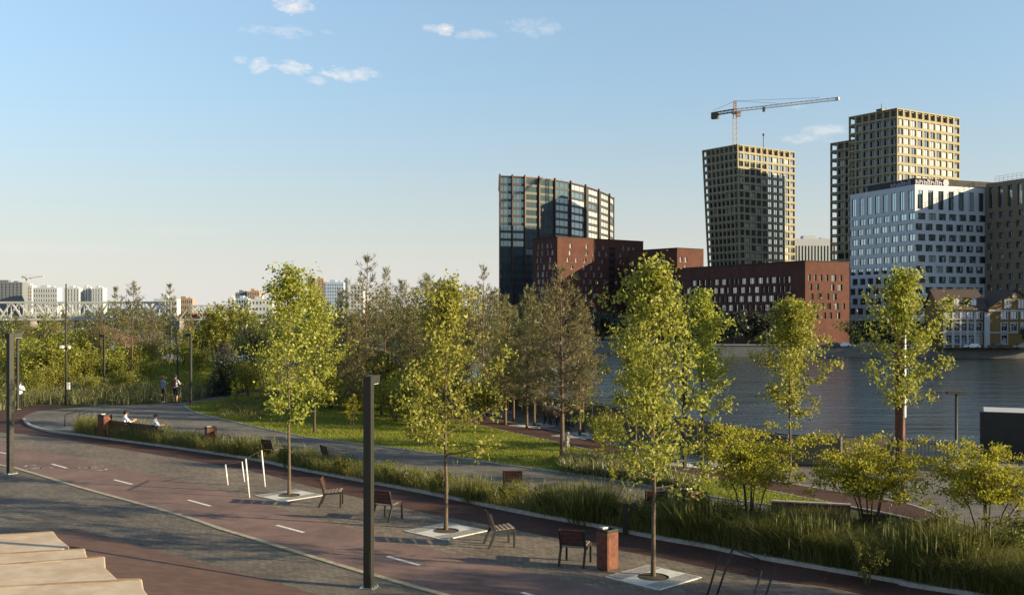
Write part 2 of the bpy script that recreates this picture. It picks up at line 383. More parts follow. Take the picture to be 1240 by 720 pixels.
land = [(-500, -200), (300, -200), (300, 40)] + QUAY + [(-500, 160)]
def mat_ground(name, a, b, c, s1=.3, s2=3.0, bump=.5):
    m, t = newmat(name); v = pos(t)
    col = t.ramp(t.noise(v, s1, 6, .65), [(.3, a), (.5, b), (.72, c)])
    col = t.mix(.6, col, t.ramp(t.noise(v, s2, 5, .7), [(.3, (.3, .3, .3)), (.7, (.7, .7, .7))]), 'OVERLAY')
    p = t.add('ShaderNodeBsdfPrincipled', {'Base Color': col, 'Roughness': .95, 'Specular IOR Level': .1})
    t.put(p, 'Normal', t.add('ShaderNodeBump', {'Height': t.noise(v, s2 * 4, 4, .7), 'Strength': bump, 'Distance': .08}).outputs[0])
    out(t, p); return m
M['meadow'] = mat_ground('meadow_ground', (.045, .05, .018), (.07, .068, .026), (.09, .075, .035))
M['lawn'] = mat_ground('mown_lawn', (.15, .17, .024), (.19, .205, .03), (.215, .215, .042), .45, 5, .8)
M['far_green'] = mat_ground('far_ground', (.06, .065, .04), (.09, .09, .06), (.12, .11, .08), .02, .2, .1)
mb = MB(); mb.prism(land, -9.0, -.03); o = mb.build('ground', M['meadow']); tag(o, kind='structure')

# pavements, in layers 4 mm apart
sheet('front_pavement', kerbK[::-1] + [(-80, -20), (40, -20), (16, 4.9)], 0.0, M['pave_dark'])
sheet('cycle_lane', kerbK + laneU[::-1], .004, M['lane'])
sheet('middle_pavement', laneU + trackL[::-1], .002, M['pave'])
trk = trackL + trackU[::-1] + L([(30, 503), (45, 497), (60, 495), (75, 493), (72, 488.5), (57, 490), (20, 494), (0, 498), (-70, 503), (-160, 490), (-300, 474)])
sheet('running_track', trk, .006, M['track'])
pth = trackU + [(30, 13), (29.5, 12.5)] + ltrL[::-1][:12] + lawnL[::-1] + L([(236, 487.5), (307, 476.5), (345, 473), (345, 469.5), (307, 473.5), (260, 480.5), (222, 487), (170, 489.5), (110, 492), (45, 497), (30, 503)])
sheet('park_path', pth, .001, M['path'])
bed_poly = [p for p in trackU if G(88, 526).x < p[0]] + bedU[::-1]
sheet('planting_bed', bed_poly, .008, M['soil'])
lawn_poly = lawnL + [p for p in ltrL[::-1] if p[1] > G(1030, 613).y] + L([(345, 473), (307, 476.5), (236, 487.5)])
sheet('lawn', lawn_poly, .012, M['lawn'])
sheet('lower_track', ltrU + ltrL[::-1], .010, M['track'])
qin = [(x, y) for x, y in QUAY if -25 < x < 40]
sheet('promenade', ltrU + [(45, 20), (45, 38)] + [(x - .05, y - .4) for x, y in qin] + L([(330, 450)]), .003, M['path'])
mb = MB(); strip(mb, kerbK, .16, -.01, .022); tag(mb.build('flush_kerb', M['kerb_flush']), kind='structure')
mb = MB(); strip(mb, trackU, .14, -.01, .10, .07); strip(mb, lawnL, .10, -.01, .035, .02); strip(mb, ltrL, .08, -.01, .03, -.05); strip(mb, ltrU, .08, -.01, .022, .05)
tag(mb.build('kerb', M['kerb']), kind='structure')

# painted lane dashes and the two cycle symbols
mb = MB()
lane_mid = [((a[0] + b[0]) / 2, (a[1] + b[1]) / 2) for a, b in zip(kerbK, kerbK)]
for (a, b) in [((-22, 543), (8, 549)), ((63, 561.5), (81, 566.5)), ((138, 580.5), (160, 586)), ((228, 605), (255, 612.5)), ((335, 635.5), (368, 644.5)), ((469, 673.5), (508, 684)), ((632, 717), (690, 733))]:
    A, B = G(*a), G(*b); d = (B - A).normalized(); n = Vector((-d.y, d.x, 0)) * .055
    mb.face([(*(A - n)[:2], .008), (*(B - n)[:2], .008), (*(B + n)[:2], .008), (*(A + n)[:2], .008)])
M['paint_worn'] = mat_rough('worn_road_paint', (.42, .36, .31), .3, 9, .75, c2=(.17, .105, .085), scale2=6)
tag(mb.build('lane_dashes', M['paint']), kind='structure'); dash_ = bpy.data.objects['lane_dashes'].data; mb = MB()
for p in dash_.polygons:
    if p.normal.z < 0: p.flip()
def seg(mb, P, c, ex, ey, w, closed=False):
    pts = [Vector((c.x + ex.x * x + ey.x * y, c.y + ex.y * x + ey.y * y)) for x, y in P]
    if closed: pts = pts + [pts[0]]
    for a, b in zip(pts, pts[1:]):
        d = (b - a).normalized(); n = Vector((-d.y, d.x)) * (w / 2); e = d * (w * .3)
        mb.face([(*(a - n - e), .008), (*(b - n + e), .008), (*(b + n + e), .008), (*(a + n - e), .008)])
for (px, py, fl) in [(48, 567, 1), (110, 565, -1)]:
    c = G(px, py); ey = Vector((-.70, .71, 0)) * fl * .8; ex = Vector((.71, .70, 0)) * fl * .62
    for wx in (-.42, .42):
        seg(mb, [(wx + .3 * math.cos(a * PI / 6), .3 * math.sin(a * PI / 6) * 1.25) for a in range(12)], c, ex, ey, .07, True)
    seg(mb, [(-.42, 0), (-.15, .55), (.3, .55), (.42, 0)], c, ex, ey, .07)
    seg(mb, [(-.15, .55), (.05, 0), (.3, .55), (.26, .72), (.4, .74)], c, ex, ey, .07); seg(mb, [(-.42, 0), (.05, 0)], c, ex, ey, .07)
    seg(mb, [(-.2, .68), (-.02, .68)], c, ex, ey, .08)
    c2 = c + ey * 1.5
    seg(mb, [(-.35, -.35), (0, .1), (.35, -.35)], c2, ex, ey, .12)
o = mb.build('lane_markings', M['paint_worn']); tag(o, kind='structure')
me = o.data
for p in me.polygons:
    if p.normal.z < 0: p.flip()

# berm with a small hill behind the path
def mound(name, cx, cy, rx, ry, h, mat, n=36, z0=-.05):
    mb = MB(); idx = {}
    for j in range(n + 1):
        for i in range(n + 1):
            u, v = i / n * 2 - 1, j / n * 2 - 1
            r = math.hypot(u, v); z = h * max(0, math.cos(min(1, r) * PI / 2)) ** 1.6
            idx[i, j] = len(mb.v); mb.v.append((cx + u * rx, cy + v * ry, z0 + z + (.08 * math.sin(u * 9 + v * 4) if z > .2 else 0)))
    for j in range(n):
        for i in range(n):
            mb.f.append((idx[i, j], idx[i + 1, j], idx[i + 1, j + 1], idx[i, j + 1])); mb.m.append(0); mb.sm.append(True)
    return tag(mb.build(name, mat), kind='structure')
MOUNDS = [(-26.5, 88, 9.5, 10, 1.9), (-52, 100, 20, 16, 1.6)]
for q in MOUNDS: mound('hill', *q, M['lawn'] if q[0] > -40 else M['meadow'])
def gz(x, y):
    z = 0.0
    for (cx, cy, rx, ry, h) in MOUNDS:
        r = math.hypot((x - cx) / rx, (y - cy) / ry)
        z = max(z, h * max(0, math.cos(min(1, r) * PI / 2)) ** 1.6 - .05)
    return z

# river
m, t = newmat('river_water'); v = pos(t)
mp = t.add('ShaderNodeMapping', {'Vector': v, 'Scale': (.55, 1.6, 1), 'Rotation': (0, 0, R(12))}).outputs[0]
w1 = t.noise(mp, .13, 7, .66); w2 = t.noise(mp, .05, 3, .5)
bh = t.math('ADD', t.math('MULTIPLY', w1, .55), t.math('MULTIPLY', w2, 1.2))
bp = t.add('ShaderNodeBump', {'Height': bh, 'Strength': .75, 'Distance': 1.1})
p = t.add('ShaderNodeBsdfPrincipled', {'Base Color': (.03, .04, .042), 'Roughness': .12, 'IOR': 1.333, 'Specular IOR Level': .5, 'Normal': bp.outputs[0]})
out(t, p); M['water'] = m
WZ, FZ = -7.5, -4.5
mb = MB(); mb.face([(-6000, -400, WZ), (6000, -400, WZ), (6000, 9000, WZ), (-6000, 9000, WZ)]); tag(mb.build('river_water', M['water']), kind='structure')
FAR = [(900, 268), (300, 296), (149, 306), (60, 318), (10, 372), (-50, 520), (-150, 760), (-420, 900), (-900, 960), (-5000, 1100)]
mb = MB(); mb.prism(FAR + [(-5000, 9000), (6000, 9000), (6000, 268)], -9, FZ); tag(mb.build('far_bank', M['far_green']), kind='structure')
M['quay'] = mat_rough('quay_concrete', (.17, .16, .145), .25, .5, .9, .2, 3)
M['quay_light'] = mat_rough('quay_coping', (.26, .25, .23), .2, .5, .9)
M['asphalt'] = mat_rough('asphalt', (.06, .058, .056), .15, .6, .9)
wl = thing('embankment_wall', 'long grey concrete embankment wall along the far river bank', 'wall', (0, 0, 0))
mb = MB(); strip(mb, FAR[:8], 1.0, -9, FZ + .35, .6); mb.build('wall', M['quay'], wl)
mb = MB(); strip(mb, FAR[:8], 1.4, FZ + .36, FZ + .75, .6); mb.build('coping', M['quay_light'], wl)
qroad = [(x, y + 12) for x, y in FAR[:6]]
mb = MB(); strip(mb, qroad, 12, FZ - .2, FZ + .02); tag(mb.build('embankment_road', M['asphalt']), kind='structure')
# near quay wall
qw = thing('river_wall', 'low concrete river wall below the promenade fence', 'wall')
mb = MB(); strip(mb, [(x, y) for x, y in QUAY if -80 < x < 60], .5, -8.5, .12, -.1); mb.build('wall', M['quay'], qw)
# lower landing with the kiosk
mb = MB(); mb.prism([(18.5, 45), (44, 45), (44, 64), (18.5, 64)], -7.9, -2.6); tag(mb.build('lower_landing', M['quay']), kind='structure')
# far low hills on the left
def ridge(name, x0, x1, y, h, mat, seed, z0=FZ):
    r = random.Random(seed); mb = MB(); n = 60
    ph = [r.uniform(0, 6) for _ in range(4)]
    for i in range(n + 1):
        x = x0 + (x1 - x0) * i / n
        e = min(1, min(i, n - i) / 8)
        z = z0 + h * e * (.75 + .15 * math.sin(i * .3 + ph[0]) + .1 * math.sin(i * .8 + ph[1]))
        for dy, k in ((-160, 0), (-80, .55), (0, 1), (160, 1.05), (500, 0)): mb.v.append((x, y + dy, z0 - .5 + (z - z0 + .5) * k))
    for i in range(n):
        for j in range(4):
            a = i * 5 + j; mb.f.append((a, a + 5, a + 6, a + 1)); mb.m.append(0); mb.sm.append(True)
    return tag(mb.build(name, mat), kind='structure')
ridge('far_hills', -1500, 500, 1500, 15, M['far_green'], 3)
# ------------------------------------------------------------------ buildings across the river
def wbuild(mb, name, mats, parent, root):
    b = root.location; mb.v = [(x - b[0], y - b[1], z - b[2]) for x, y, z in mb.v]
    return mb.build(name, mats, parent)
def facade(mb, Q, ops, depth, mi=0, ri=None, back=False, pk=.8):
    """wall with real openings. Q = bottom-left, bottom-right, top-right, top-left seen from outside; ops = (u0,u1,v0,v1,pane)"""
    BL, BR, TR, TL = [Vector(q) for q in Q]
    n = (BR - BL).cross(TL - BL).normalized(); ri = mi if ri is None else ri
    P = lambda u, v, k=0.0: (BL * (1 - u) + BR * u) * (1 - v) + (TL * (1 - u) + TR * u) * v - n * k
    rd = lambda x: round(x, 5)
    us = sorted({0.0, 1.0} | {rd(o[0]) for o in ops} | {rd(o[1]) for o in ops}); vs_ = sorted({0.0, 1.0} | {rd(o[2]) for o in ops} | {rd(o[3]) for o in ops})
    ui = {u: i for i, u in enumerate(us)}; vi = {v: i for i, v in enumerate(vs_)}
    occ = np.zeros((len(vs_) - 1, len(us) - 1), bool)
    for o in ops: occ[vi[rd(o[2])]:vi[rd(o[3])], ui[rd(o[0])]:ui[rd(o[1])]] = True
    for j in range(len(vs_) - 1):
        i = 0
        while i < len(us) - 1:
            if occ[j, i]: i += 1; continue
            k = i
            while k < len(us) - 1 and not occ[j, k]: k += 1
            mb.face([P(us[i], vs_[j]), P(us[k], vs_[j]), P(us[k], vs_[j + 1]), P(us[i], vs_[j + 1])], mi)
            if back: mb.face([P(us[i], vs_[j + 1], depth), P(us[k], vs_[j + 1], depth), P(us[k], vs_[j], depth), P(us[i], vs_[j], depth)], mi)
            i = k
    pan = []
    for o in ops:
        u0, u1, v0, v1 = o[:4]
        c = [(u0, v0), (u1, v0), (u1, v1), (u0, v1)]
        for a, b in zip(c, c[1:] + c[:1]):
            mb.face([P(*a), P(*a, depth), P(*b, depth), P(*b)], ri)
        if len(o) < 5 or o[4]:
            k = depth * (o[5] if len(o) > 5 else pk)
            pan.append(([P(*q, k) for q in c], n))
    return pan
def grid(nc, nr, fu, fv, u0=0, u1=1, v0=0, v1=1, stag=0.0, vshift=.5, pane=True, skip=None, r=None, jit=0.0):
    o = []
    du, dv = (u1 - u0) / nc, (v1 - v0) / nr
    for j in range(nr):
        for i in range(nc):
            p = pane(i, j) if callable(pane) else pane
            if skip and skip(i, j): continue
            s = stag * du * (.5 if j % 2 else -.5)
            cu = u0 + (i + .5) * du + s + (r.uniform(-jit, jit) * du if r else 0); cv = v0 + (j + vshift) * dv
            o.append((max(u0 + 1e-3, cu - fu * du / 2), min(u1 - 1e-3, cu + fu * du / 2), cv - fv * dv / 2, cv + fv * dv / 2, p))
    return o
M['glass_dim'] = mat_glass('shaded_deep_set_glass', (.02, .022, .022), .10, (.8, .9, 1), .06, (.3, .29, .27))  # dimmer glass for the left faces, their shade put into its colour
def windows(root, panes, glass, frame, mull=1, fw=.12, name='window', limit=100):
    def score(p):
        c = sum(p[0], Vector()) / 4; a = (p[0][1] - p[0][0]).cross(p[0][3] - p[0][0]).length
        v = Vector((0, 0, 6)) - c; return -a * max(0, v.normalized().dot(p[1])) / v.length_squared
    panes = sorted(panes, key=score)
    def add(mb, q, n):
        mb.face(q, 0); a, b, c, e = q
        ux = (b - a).normalized(); vy = (e - a).normalized(); z = n * .06
        for p0, p1, off in ((a, b, vy), (b, c, -ux), (c, e, -vy), (e, a, ux)):
            mb.bar(p0 + off * (fw / 2) + z, p1 + off * (fw / 2) + z, fw, .1, 1, up=n)
        for k in range(mull):
            s = (k + 1) / (mull + 1); mb.bar(a.lerp(b, s) + z, e.lerp(c, s) + z, fw * .8, .1, 1, up=n)
    for q, n in panes[:limit]:
        mb = MB(); add(mb, q, n); wbuild(mb, name, [glass, frame], root, root)
    if len(panes) > limit:
        mb = MB()
        for q, n in panes[limit:]: add(mb, q, n)
        tag(wbuild(mb, name, [glass, frame], root, root), kind='stuff')
def along(C, d, px):
    """distance from C along d until it is seen at column px"""
    s = (px - HX) / F; return (s * C.y - C.x) / (d.x - s * d.y)
def loft(mb, A, zA, B, zB, mi=0, caps=True):
    n = len(A); ar = sum(A[i][0] * A[(i + 1) % n][1] - A[(i + 1) % n][0] * A[i][1] for i in range(n))
    if ar < 0: A, B = A[::-1], B[::-1]
    b = len(mb.v); mb.v.extend((p[0], p[1], zA) for p in A); mb.v.extend((p[0], p[1], zB) for p in B)
    for i in range(n):
        j = (i + 1) % n; mb.f.append((b + i, b + j, b + n + j, b + n + i)); mb.m.append(mi); mb.sm.append(False)
    mb.f.append(tuple(range(b + n, b + 2 * n))); mb.m.append(mi); mb.sm.append(False)
def V2(v, z): return Vector((v[0], v[1], z))

M['beige'] = mat_rough('beige_panel', (.285, .25, .165), .08, .2, .8, c2=(.26, .225, .15), scale2=.12)
M['white_panel'] = mat_rough('white_panel', (.5, .505, .52), .05, .2, .6)
M['brown_panel'] = mat_rough('bronze_panel', (.19, .15, .10), .1, .2, .7)
M['brick'] = mat_rough('red_brick', (.095, .037, .027), .22, .6, .9, .15, 3, c2=(.075, .03, .022), scale2=.25)
M['brick_dark'] = mat_rough('dark_brick', (.12, .045, .032), .2, .6, .9)
M['core'] = mat_rough('unlit_interior', (.03, .03, .03), .1, .3, .9)
M['core_wall'] = mat_rough('inner_wall', (.13, .11, .075), .15, .3, .9)
M['roof_dark'] = mat_rough('roof_felt', (.05, .048, .045), .2, .4, .9)
M['frame_dark'] = mat_rough('dark_window_frame', (.05, .05, .05), .1, .5, .5)
M['frame_white'] = mat_rough('white_window_frame', (.7, .69, .66), .05, .5, .6)
M['bronze'] = mat_rough('bronze_rib', (.085, .05, .035), .1, .3, .55, metal=.2)
M['glass_blue'] = mat_glass('blue_facade_glass', (.07, .11, .125), .17, (.70, .90, 1.0), .06, (.2, .25, .26))
M['glass_light'] = mat_glass('pale_curtain_glass', (.12, .16, .17), .30, (.8, .93, 1.0), .6, (.46, .49, .48))
M['glass_office'] = mat_glass('office_glass', (.03, .05, .06), .50, (.70, .90, 1.0), .10, (.35, .38, .38), wav=.01)
M['glass_pale'] = mat_glass('window_with_blinds', (.05, .05, .05), .25, (.85, .93, 1.0), .78, (.72, .69, .64))
M['glass_mixed'] = mat_glass('window_some_blinds', (.03, .035, .035), .38, (.8, .92, 1.0), .28, (.55, .52, .46))
M['glass_brick'] = mat_glass('window_in_brick', (.03, .035, .04), .48, (.85, .95, 1.0), .22, (.45, .44, .42))
def unit(x, y): return Vector((x, y)).normalized()

# --- tapered beige tower with crane -------------------------------------------------
def tower(name, label, cpx, Yc, ytop, apx, bpx, dl, dr, ncl, ncr, rh, glass, taper=None, seeL=True, seeR=True, dep=1.1, deepL=True, openrows=1, bl=None, fu=.76, fv=.72):
    C = Vector(((cpx - HX) / F * Yc, Yc)); dl = unit(*dl); dr = unit(*dr)
    A = C + dl * along(C, dl, apx); B = C + dr * along(C, dr, bpx)
    zt = CAMZ - (ytop - HY) / F * Yc; z0 = FZ
    Cb, Ab, Bb = C, A, B
    if taper: Cb = C + Vector((taper[1], 0)) ; Ab = A + Vector((taper[0], 0)); Bb = B + Vector((taper[2], 0))
    root = thing(name, label, 'tower', (C.x, C.y, z0))
    nr = int(round((zt - z0) / rh)); wl, wr = (A - C).length, (B - C).length
    mb = MB()
    pl = facade(mb, (V2(Ab, z0), V2(Cb, z0), V2(C, zt), V2(A, zt)), grid(ncl, nr, .80, .80, pane=lambda i, j: not (i == 0 and seeL) and j < nr - openrows), dep, back=True)
    pr = facade(mb, (V2(Cb, z0), V2(Bb, z0), V2(B, zt), V2(C, zt)), grid(ncr, nr, fu, fv, pane=lambda i, j: not (i == ncr - 1 and seeR) and j < nr - openrows), dep, back=True, pk=.4)
    for P, Q in ((A, Ab), (B, Bb)): pass
    # roof rim
    rim = .9
    wbuild(mb, 'wall', M['beige'], root, root)
    inl = wl / ncl if seeL else .0; inr = wr / ncr if seeR else .0
    def core(A, B, C):
        c = C + (dl + dr) * (dep + .05); a = A + dr * (dep + .05) - dl * inl; b = B + dl * (dep + .05) - dr * inr
        return [c, b, a + b - c, a]
    mb = MB(); loft(mb, core(Ab, Bb, Cb), z0, core(A, B, C), zt - rh * .12); wbuild(mb, 'inner_block', M['core_wall'], root, root)
    if seeL or seeR:   # floor slabs reaching the open corner bays
        mb = MB()
        for j in range(1, nr + 1):
            s = j / nr; z = z0 + (zt - z0) * s - rh * .19
            a, b, c = [Ab.lerp(A, s), Bb.lerp(B, s), Cb.lerp(C, s)]
            q = [c + (dl + dr) * dep * .5, b + dl * dep * .5, b + dl * (dep + 5) , c + (dl + dr) * (dep + 5), a + dr * (dep + 5), a + dr * dep * .5]
            mb.prism([tuple(p) for p in q], z - .25, z + .25)
        wbuild(mb, 'floor_slab', M['beige'], root, root)
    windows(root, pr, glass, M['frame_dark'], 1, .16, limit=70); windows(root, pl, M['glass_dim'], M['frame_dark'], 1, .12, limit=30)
    return root, C, A, B, zt, dl, dr
T1 = tower('residential_tower', 'beige grid residential tower under a tower crane, narrowing towards its foot', 893, 470, 174.5, 850, 963, (-.70, 1), (1.42, 1), 8, 10, 3.42, M['glass_mixed'], taper=(4.3, 1.6, .2))
T3 = tower('residential_tower', 'tallest beige grid tower with a sunlit face, rising behind the white office block', 1086.5, 424, 130.5, 1027.7, 1162.5, (-.67, 1), (1.6, 1), 7, 10, 3.84, M['glass_pale'])
T2 = tower('residential_tower', 'dark beige grid tower in shade, just left of the tallest tower', 1050, 450, 166.0, 1005.3, 1110, (-.67, 1), (1.6, 1), 5, 5, 3.84, M['glass_mixed'])

# roof clutter of the two towers
def roofbox(name, label, P, size, mat, rz=0):
    mb = MB(); mb.box((0, 0, size[2] / 2), size, 0); mb.box((size[0] * .2, 0, size[2] + .3), (size[0] * .3, size[1] * .4, .6)); mb.tube([(-size[0] * .3, 0, size[2]), (-size[0] * .3, 0, size[2] + 2.2)], .12, 5)
    o = mb.build(name, mat); o.location = P; o.rotation_euler.z = rz; return tag(o, label, 'roof plant')
z = T3[4]; c = T3[1] + (T3[5] * 9 + T3[6] * 4)
roofbox('roof_plant', 'small dark plant housing on the roof of the tallest beige tower', (c.x, c.y, z - .4), (7, 3, 1.5), M['frame_dark'], R(30))
c = T1[1] + (T1[5] * 4 + T1[6] * 22)
mb = MB(); mb.tube([(0, 0, -.5), (0, 0, 6.5)], .16, 5); mb.tube([(0, 0, 6.5), (0, 0, 7.5)], .45, 6); mb.box((0, 0, -.2), (1.4, 1.4, .4))
o = mb.build('roof_mast', M['frame_dark']); o.location = (c.x, c.y, T1[4]); tag(o, 'thin mast on the roof of the tower under the crane', 'mast')

# --- tower cranes -------------------------------------------------------------------
def lattice(mb, a, b, w, n, r=.09):
    a, b = Vector(a), Vector(b); d = (b - a).normalized(); up = Vector((0, 0, 1)) if abs(d.z) < .9 else Vector((0, 1, 0))
    x = d.cross(up).normalized() * w / 2; y = d.cross(x).normalized() * w / 2
    cs = [x + y, x - y, -x - y, -x + y]
    for c in cs: mb.bar(a + c, b + c, r * 2)
    for i in range(n):
        p, q = a.lerp(b, i / n), a.lerp(b, (i + 1) / n)
        for k in range(4):
            mb.bar(p + cs[k], q + cs[(k + 1) % 4], r * 1.2); mb.bar(q + cs[k], q + cs[(k + 1) % 4], r * 1.2)
M['crane_pale'] = mat_rough('pale_crane_paint', (.55, .5, .45), .1, .5, .6)
M['crane_red'] = mat_rough('red_crane_paint', (.45, .27, .2), .1, .5, .6)
M['crane_dark'] = mat_rough('dark_crane_paint', (.09, .075, .05), .1, .5, .6)
def crane(label, foot, zj, jib_end, cj_end, zpeak, k=1.0, dark='crane_dark', red='crane_red'):
    root = thing('tower_crane', label, 'crane', foot)
    f = Vector(foot); mb = MB(); top = Vector((f.x, f.y, zj)); lattice(mb, f, top, 1.6 * k, 12, .10 * k); wbuild(mb, 'mast', M['crane_pale'], root, root)
    mb = MB(); lattice(mb, top + Vector((0, 0, 1)), Vector((f.x, f.y, zpeak)), 1.1 * k, 4, .11 * k); wbuild(mb, 'peak', M[red], root, root)
    mb = MB(); e = Vector(jib_end); lattice(mb, top + Vector((0, 0, 1.2 * k)), e, 1.1 * k, 20, .07 * k); mb.bar(e, e + (e - top).normalized() * 1.5, 1.3 * k); wbuild(mb, 'jib', M['crane_pale'], root, root)
    mb = MB(); c = Vector(cj_end); lattice(mb, top + Vector((0, 0, 1.2 * k)), c, 1.3 * k, 6, .12 * k); wbuild(mb, 'counter_jib', M[dark], root, root)
    mb = MB(); cc = top.lerp(c, .86); mb.box((cc.x, cc.y, cc.z - .9 * k), (3.2 * k, 2 * k, 2.6 * k), R(-35)); wbuild(mb, 'counterweight', M[dark], root, root)
    mb = MB(); mb.box((f.x + 1.3 * k, f.y - 1.2 * k, zj - .6), (1.9 * k, 1.9 * k, 2.3 * k)); mb.box((f.x, f.y, zj + .2), (2.6 * k, 2.6 * k, 1.0 * k)); wbuild(mb, 'cab', M[red], root, root)
    mb = MB(); pk = Vector((f.x, f.y, zpeak))
    for q, s in ((e, .45), (e, .85), (c, .95)): mb.bar(pk, top.lerp(q, s) + Vector((0, 0, 1.6 * k)), .1 * k)
    tr = top.lerp(e, .3); mb.bar(tr + Vector((0, 0, 1)), tr + Vector((0, 0, -1.2)), 1.0 * k)
    wbuild(mb, 'tie_cable', M[dark], root, root)
    return root
mx = 890; Yk = 474
foot = Vector(((mx - HX) / F * Yk, Yk, T1[4] - 14))
crane('tall pale tower crane with a long jib above the beige tower', foot, CAMZ + (HY - 137) / F * Yk, PZ(1012, 120, 443), PZ(862, 138.5, 480), CAMZ + (HY - 122.5) / F * Yk)
Yk = 1300; foot = PZ(32, 366, Yk)
crane('small distant white tower crane over the far left apartment blocks', foot, CAMZ + (HY - 338) / F * Yk, PZ(51, 334.5, 1290), PZ(27, 334.2, 1302), CAMZ + (HY - 332) / F * Yk, .8, 'crane_pale', 'crane_pale')

# --- white office with roof sign ----------------------------------------------------
WY = 345.0
C = Vector(((1108 - HX) / F * WY, WY)); dl = unit(-.37, 1); dr = unit(2.6, 1)
A = C + dl * along(C, dl, 1029.5); B = C + dr * along(C, dr, 1206)
zt = CAMZ + (HY - 225) / F * WY; z0 = CAMZ + (HY - 389) / F * WY
root = thing('office_building', 'white panelled office block with staggered windows and a rooftop sign', 'office block', (C.x, C.y, FZ)); WO = root
mb = MB(); vtop = 1 - 30 / 164.0
def wops(nc): 
    return grid(nc, 10, .68, .64, v0=.035, v1=vtop, stag=.30) + [(o[0], o[1], o[2], o[3], True) for o in grid(nc, 1, .52, .84, v0=vtop, v1=.985)]
pl = facade(mb, (V2(A, z0), V2(C, z0), V2(C, zt), V2(A, zt)), wops(8), .35)
pr = facade(mb, (V2(C, z0), V2(B, z0), V2(B, zt), V2(C, zt)), wops(8), .35)
D = A + B - C
mb.face([V2(B, z0), V2(D, z0), V2(D, zt), V2(B, zt)]); mb.face([V2(D, z0), V2(A, z0), V2(A, zt), V2(D, zt)])
for a, b, n_ in ((A, C, dl), (C, B, dr)): pass
mb.prism([tuple(p) for p in (A, C, B, D)], zt + .003, zt + .5)
wbuild(mb, 'wall', M['white_panel'], root, root)
q = [C + (dl + dr) * .6, B + dl * .6 - dr * .1, D - (dl + dr) * .1, A + dr * .6 - dl * .1]
mb = MB(); mb.prism([tuple(p) for p in q], z0, zt - .1); wbuild(mb, 'inner_block', M['core'], root, root)
q = [C + (dl + dr) * 2.5, B + dl * 2.5, D, A + dr * 2.5]
mb = MB(); mb.prism([tuple(p) for p in q], FZ, z0 - .02)
for k in range(9):
    for P, d_ in ((C + dr * .6, dl), (C + dl * .6, dr)):
        p = P + d_ * (1 + k * 4.4); mb.tube([(p.x, p.y, FZ), (p.x, p.y, z0 - .02)], .3, 8)
wbuild(mb, 'podium', M['frame_dark'], root, root)
windows(root, pl + pr, M['glass_office'], M['frame_dark'], 1, .1)
mb = MB(); q = [C + (dl + dr) * 1.2, B + dl * 1.2 + dr * 2, B + dl * 16, A - dl * 2 + dr * 16, A - dl * 8 + dr * 1.2]
mb.prism([tuple(p) for p in q], zt + .45, zt + 2.9); wbuild(mb, 'roof_screen', M['roof_dark'], root, root)
M['sign'] = mat_rough('lavender_sign_letters', (.30, .29, .35), .2, 1.5, .5)
sg = MB()
def letters(P, d, n, L_, h, circ):
    r = random.Random(4); x = 0.0; z = zt + .75; up = Vector((0, 0, 1)); d3 = Vector((d.x, d.y, 0)); nn = d3.cross(up)
    while x < L_:
        w = r.uniform(.9, 1.5); hh = h * r.choice([.68, .68, 1.0, .74])
        p = Vector((P.x, P.y, z)) + d3 * x
        sg.obox(p + up * hh / 2, d3 * .17, nn * .12, up * hh / 2); sg.obox(p + d3 * (w * .8) + up * hh * .38, d3 * .17, nn * .12, up * hh * .38)
        sg.obox(p + d3 * (w * .42) + up * (hh * .66), d3 * (w * .4), nn * .12, up * .16)
        x += w + .55
    if circ:
        c = Vector((P.x, P.y, z + h * .45)) + d3 * (L_ + 2.0)
        sg.tube([c - nn * .13, c + nn * .13], 1.25, 16, smooth=False)
Pn = C + dl * .9 + dr * 1.2; letters(Pn, dr, 8, 10.8, 2.1, True)
wbuild(sg, 'rooftop_sign', M['sign'], root, root); sg = MB()
Pn = C + dr * .9 + dl * 12.5; letters(Pn, -dl, 8, 9.5, 1.9, False)
wbuild(sg, 'rooftop_sign', M['sign'], root, root)

# --- bronze office on the right -----------------------------------------------------
A = Vector(((1194 - HX) / F * 355, 355)); d2 = unit(.40, -1); E = A + d2 * 32; zt = CAMZ + (HY - 222.5) / F * 355
root = thing('office_building', 'bronze brown office block beside the white one, cut by the right edge', 'office block', (A.x, A.y, FZ))
mb = MB(); vt = 1 - 9.4 / (zt - FZ)
ops = grid(8, 12, .50, .56, v0=.06, v1=vt, stag=.25) + grid(8, 1, .46, .84, v0=vt, v1=.985)
pl = facade(mb, (V2(A, FZ), V2(E, FZ), V2(E, zt), V2(A, zt)), ops, .7)
nb = Vector((-d2.y, d2.x)); nb = nb if nb.x > 0 else -nb
q = [A + nb * .75, E + nb * .75, E + nb * 26, A + nb * 26]
mb.face([V2(E, FZ), V2(E + nb * 26, FZ), V2(E + nb * 26, zt), V2(E, zt)]); mb.face([V2(A + nb * 26, FZ), V2(A, FZ), V2(A, zt), V2(A + nb * 26, zt)])
wbuild(mb, 'wall', M['brown_panel'], root, root)
mb = MB(); mb.prism([tuple(p) for p in q], FZ, zt - .2); wbuild(mb, 'inner_block', M['core'], root, root)
windows(root, pl, M['glass_office'], M['frame_dark'], 1, .1)
mb = MB()
for k in range(16):
    p = A + nb * 2 + d2 * (2 + k * 1.8); mb.bar((p.x, p.y, zt - .2), (p.x, p.y, zt + 2.3), .1)
for h in (.7, 1.5, 2.3): mb.bar(V2(A + nb * 2 + d2 * 2, zt + h), V2(A + nb * 2 + d2 * 29, zt + h), .09)
wbuild(mb, 'roof_railing', M['steel_grey'], root, root)

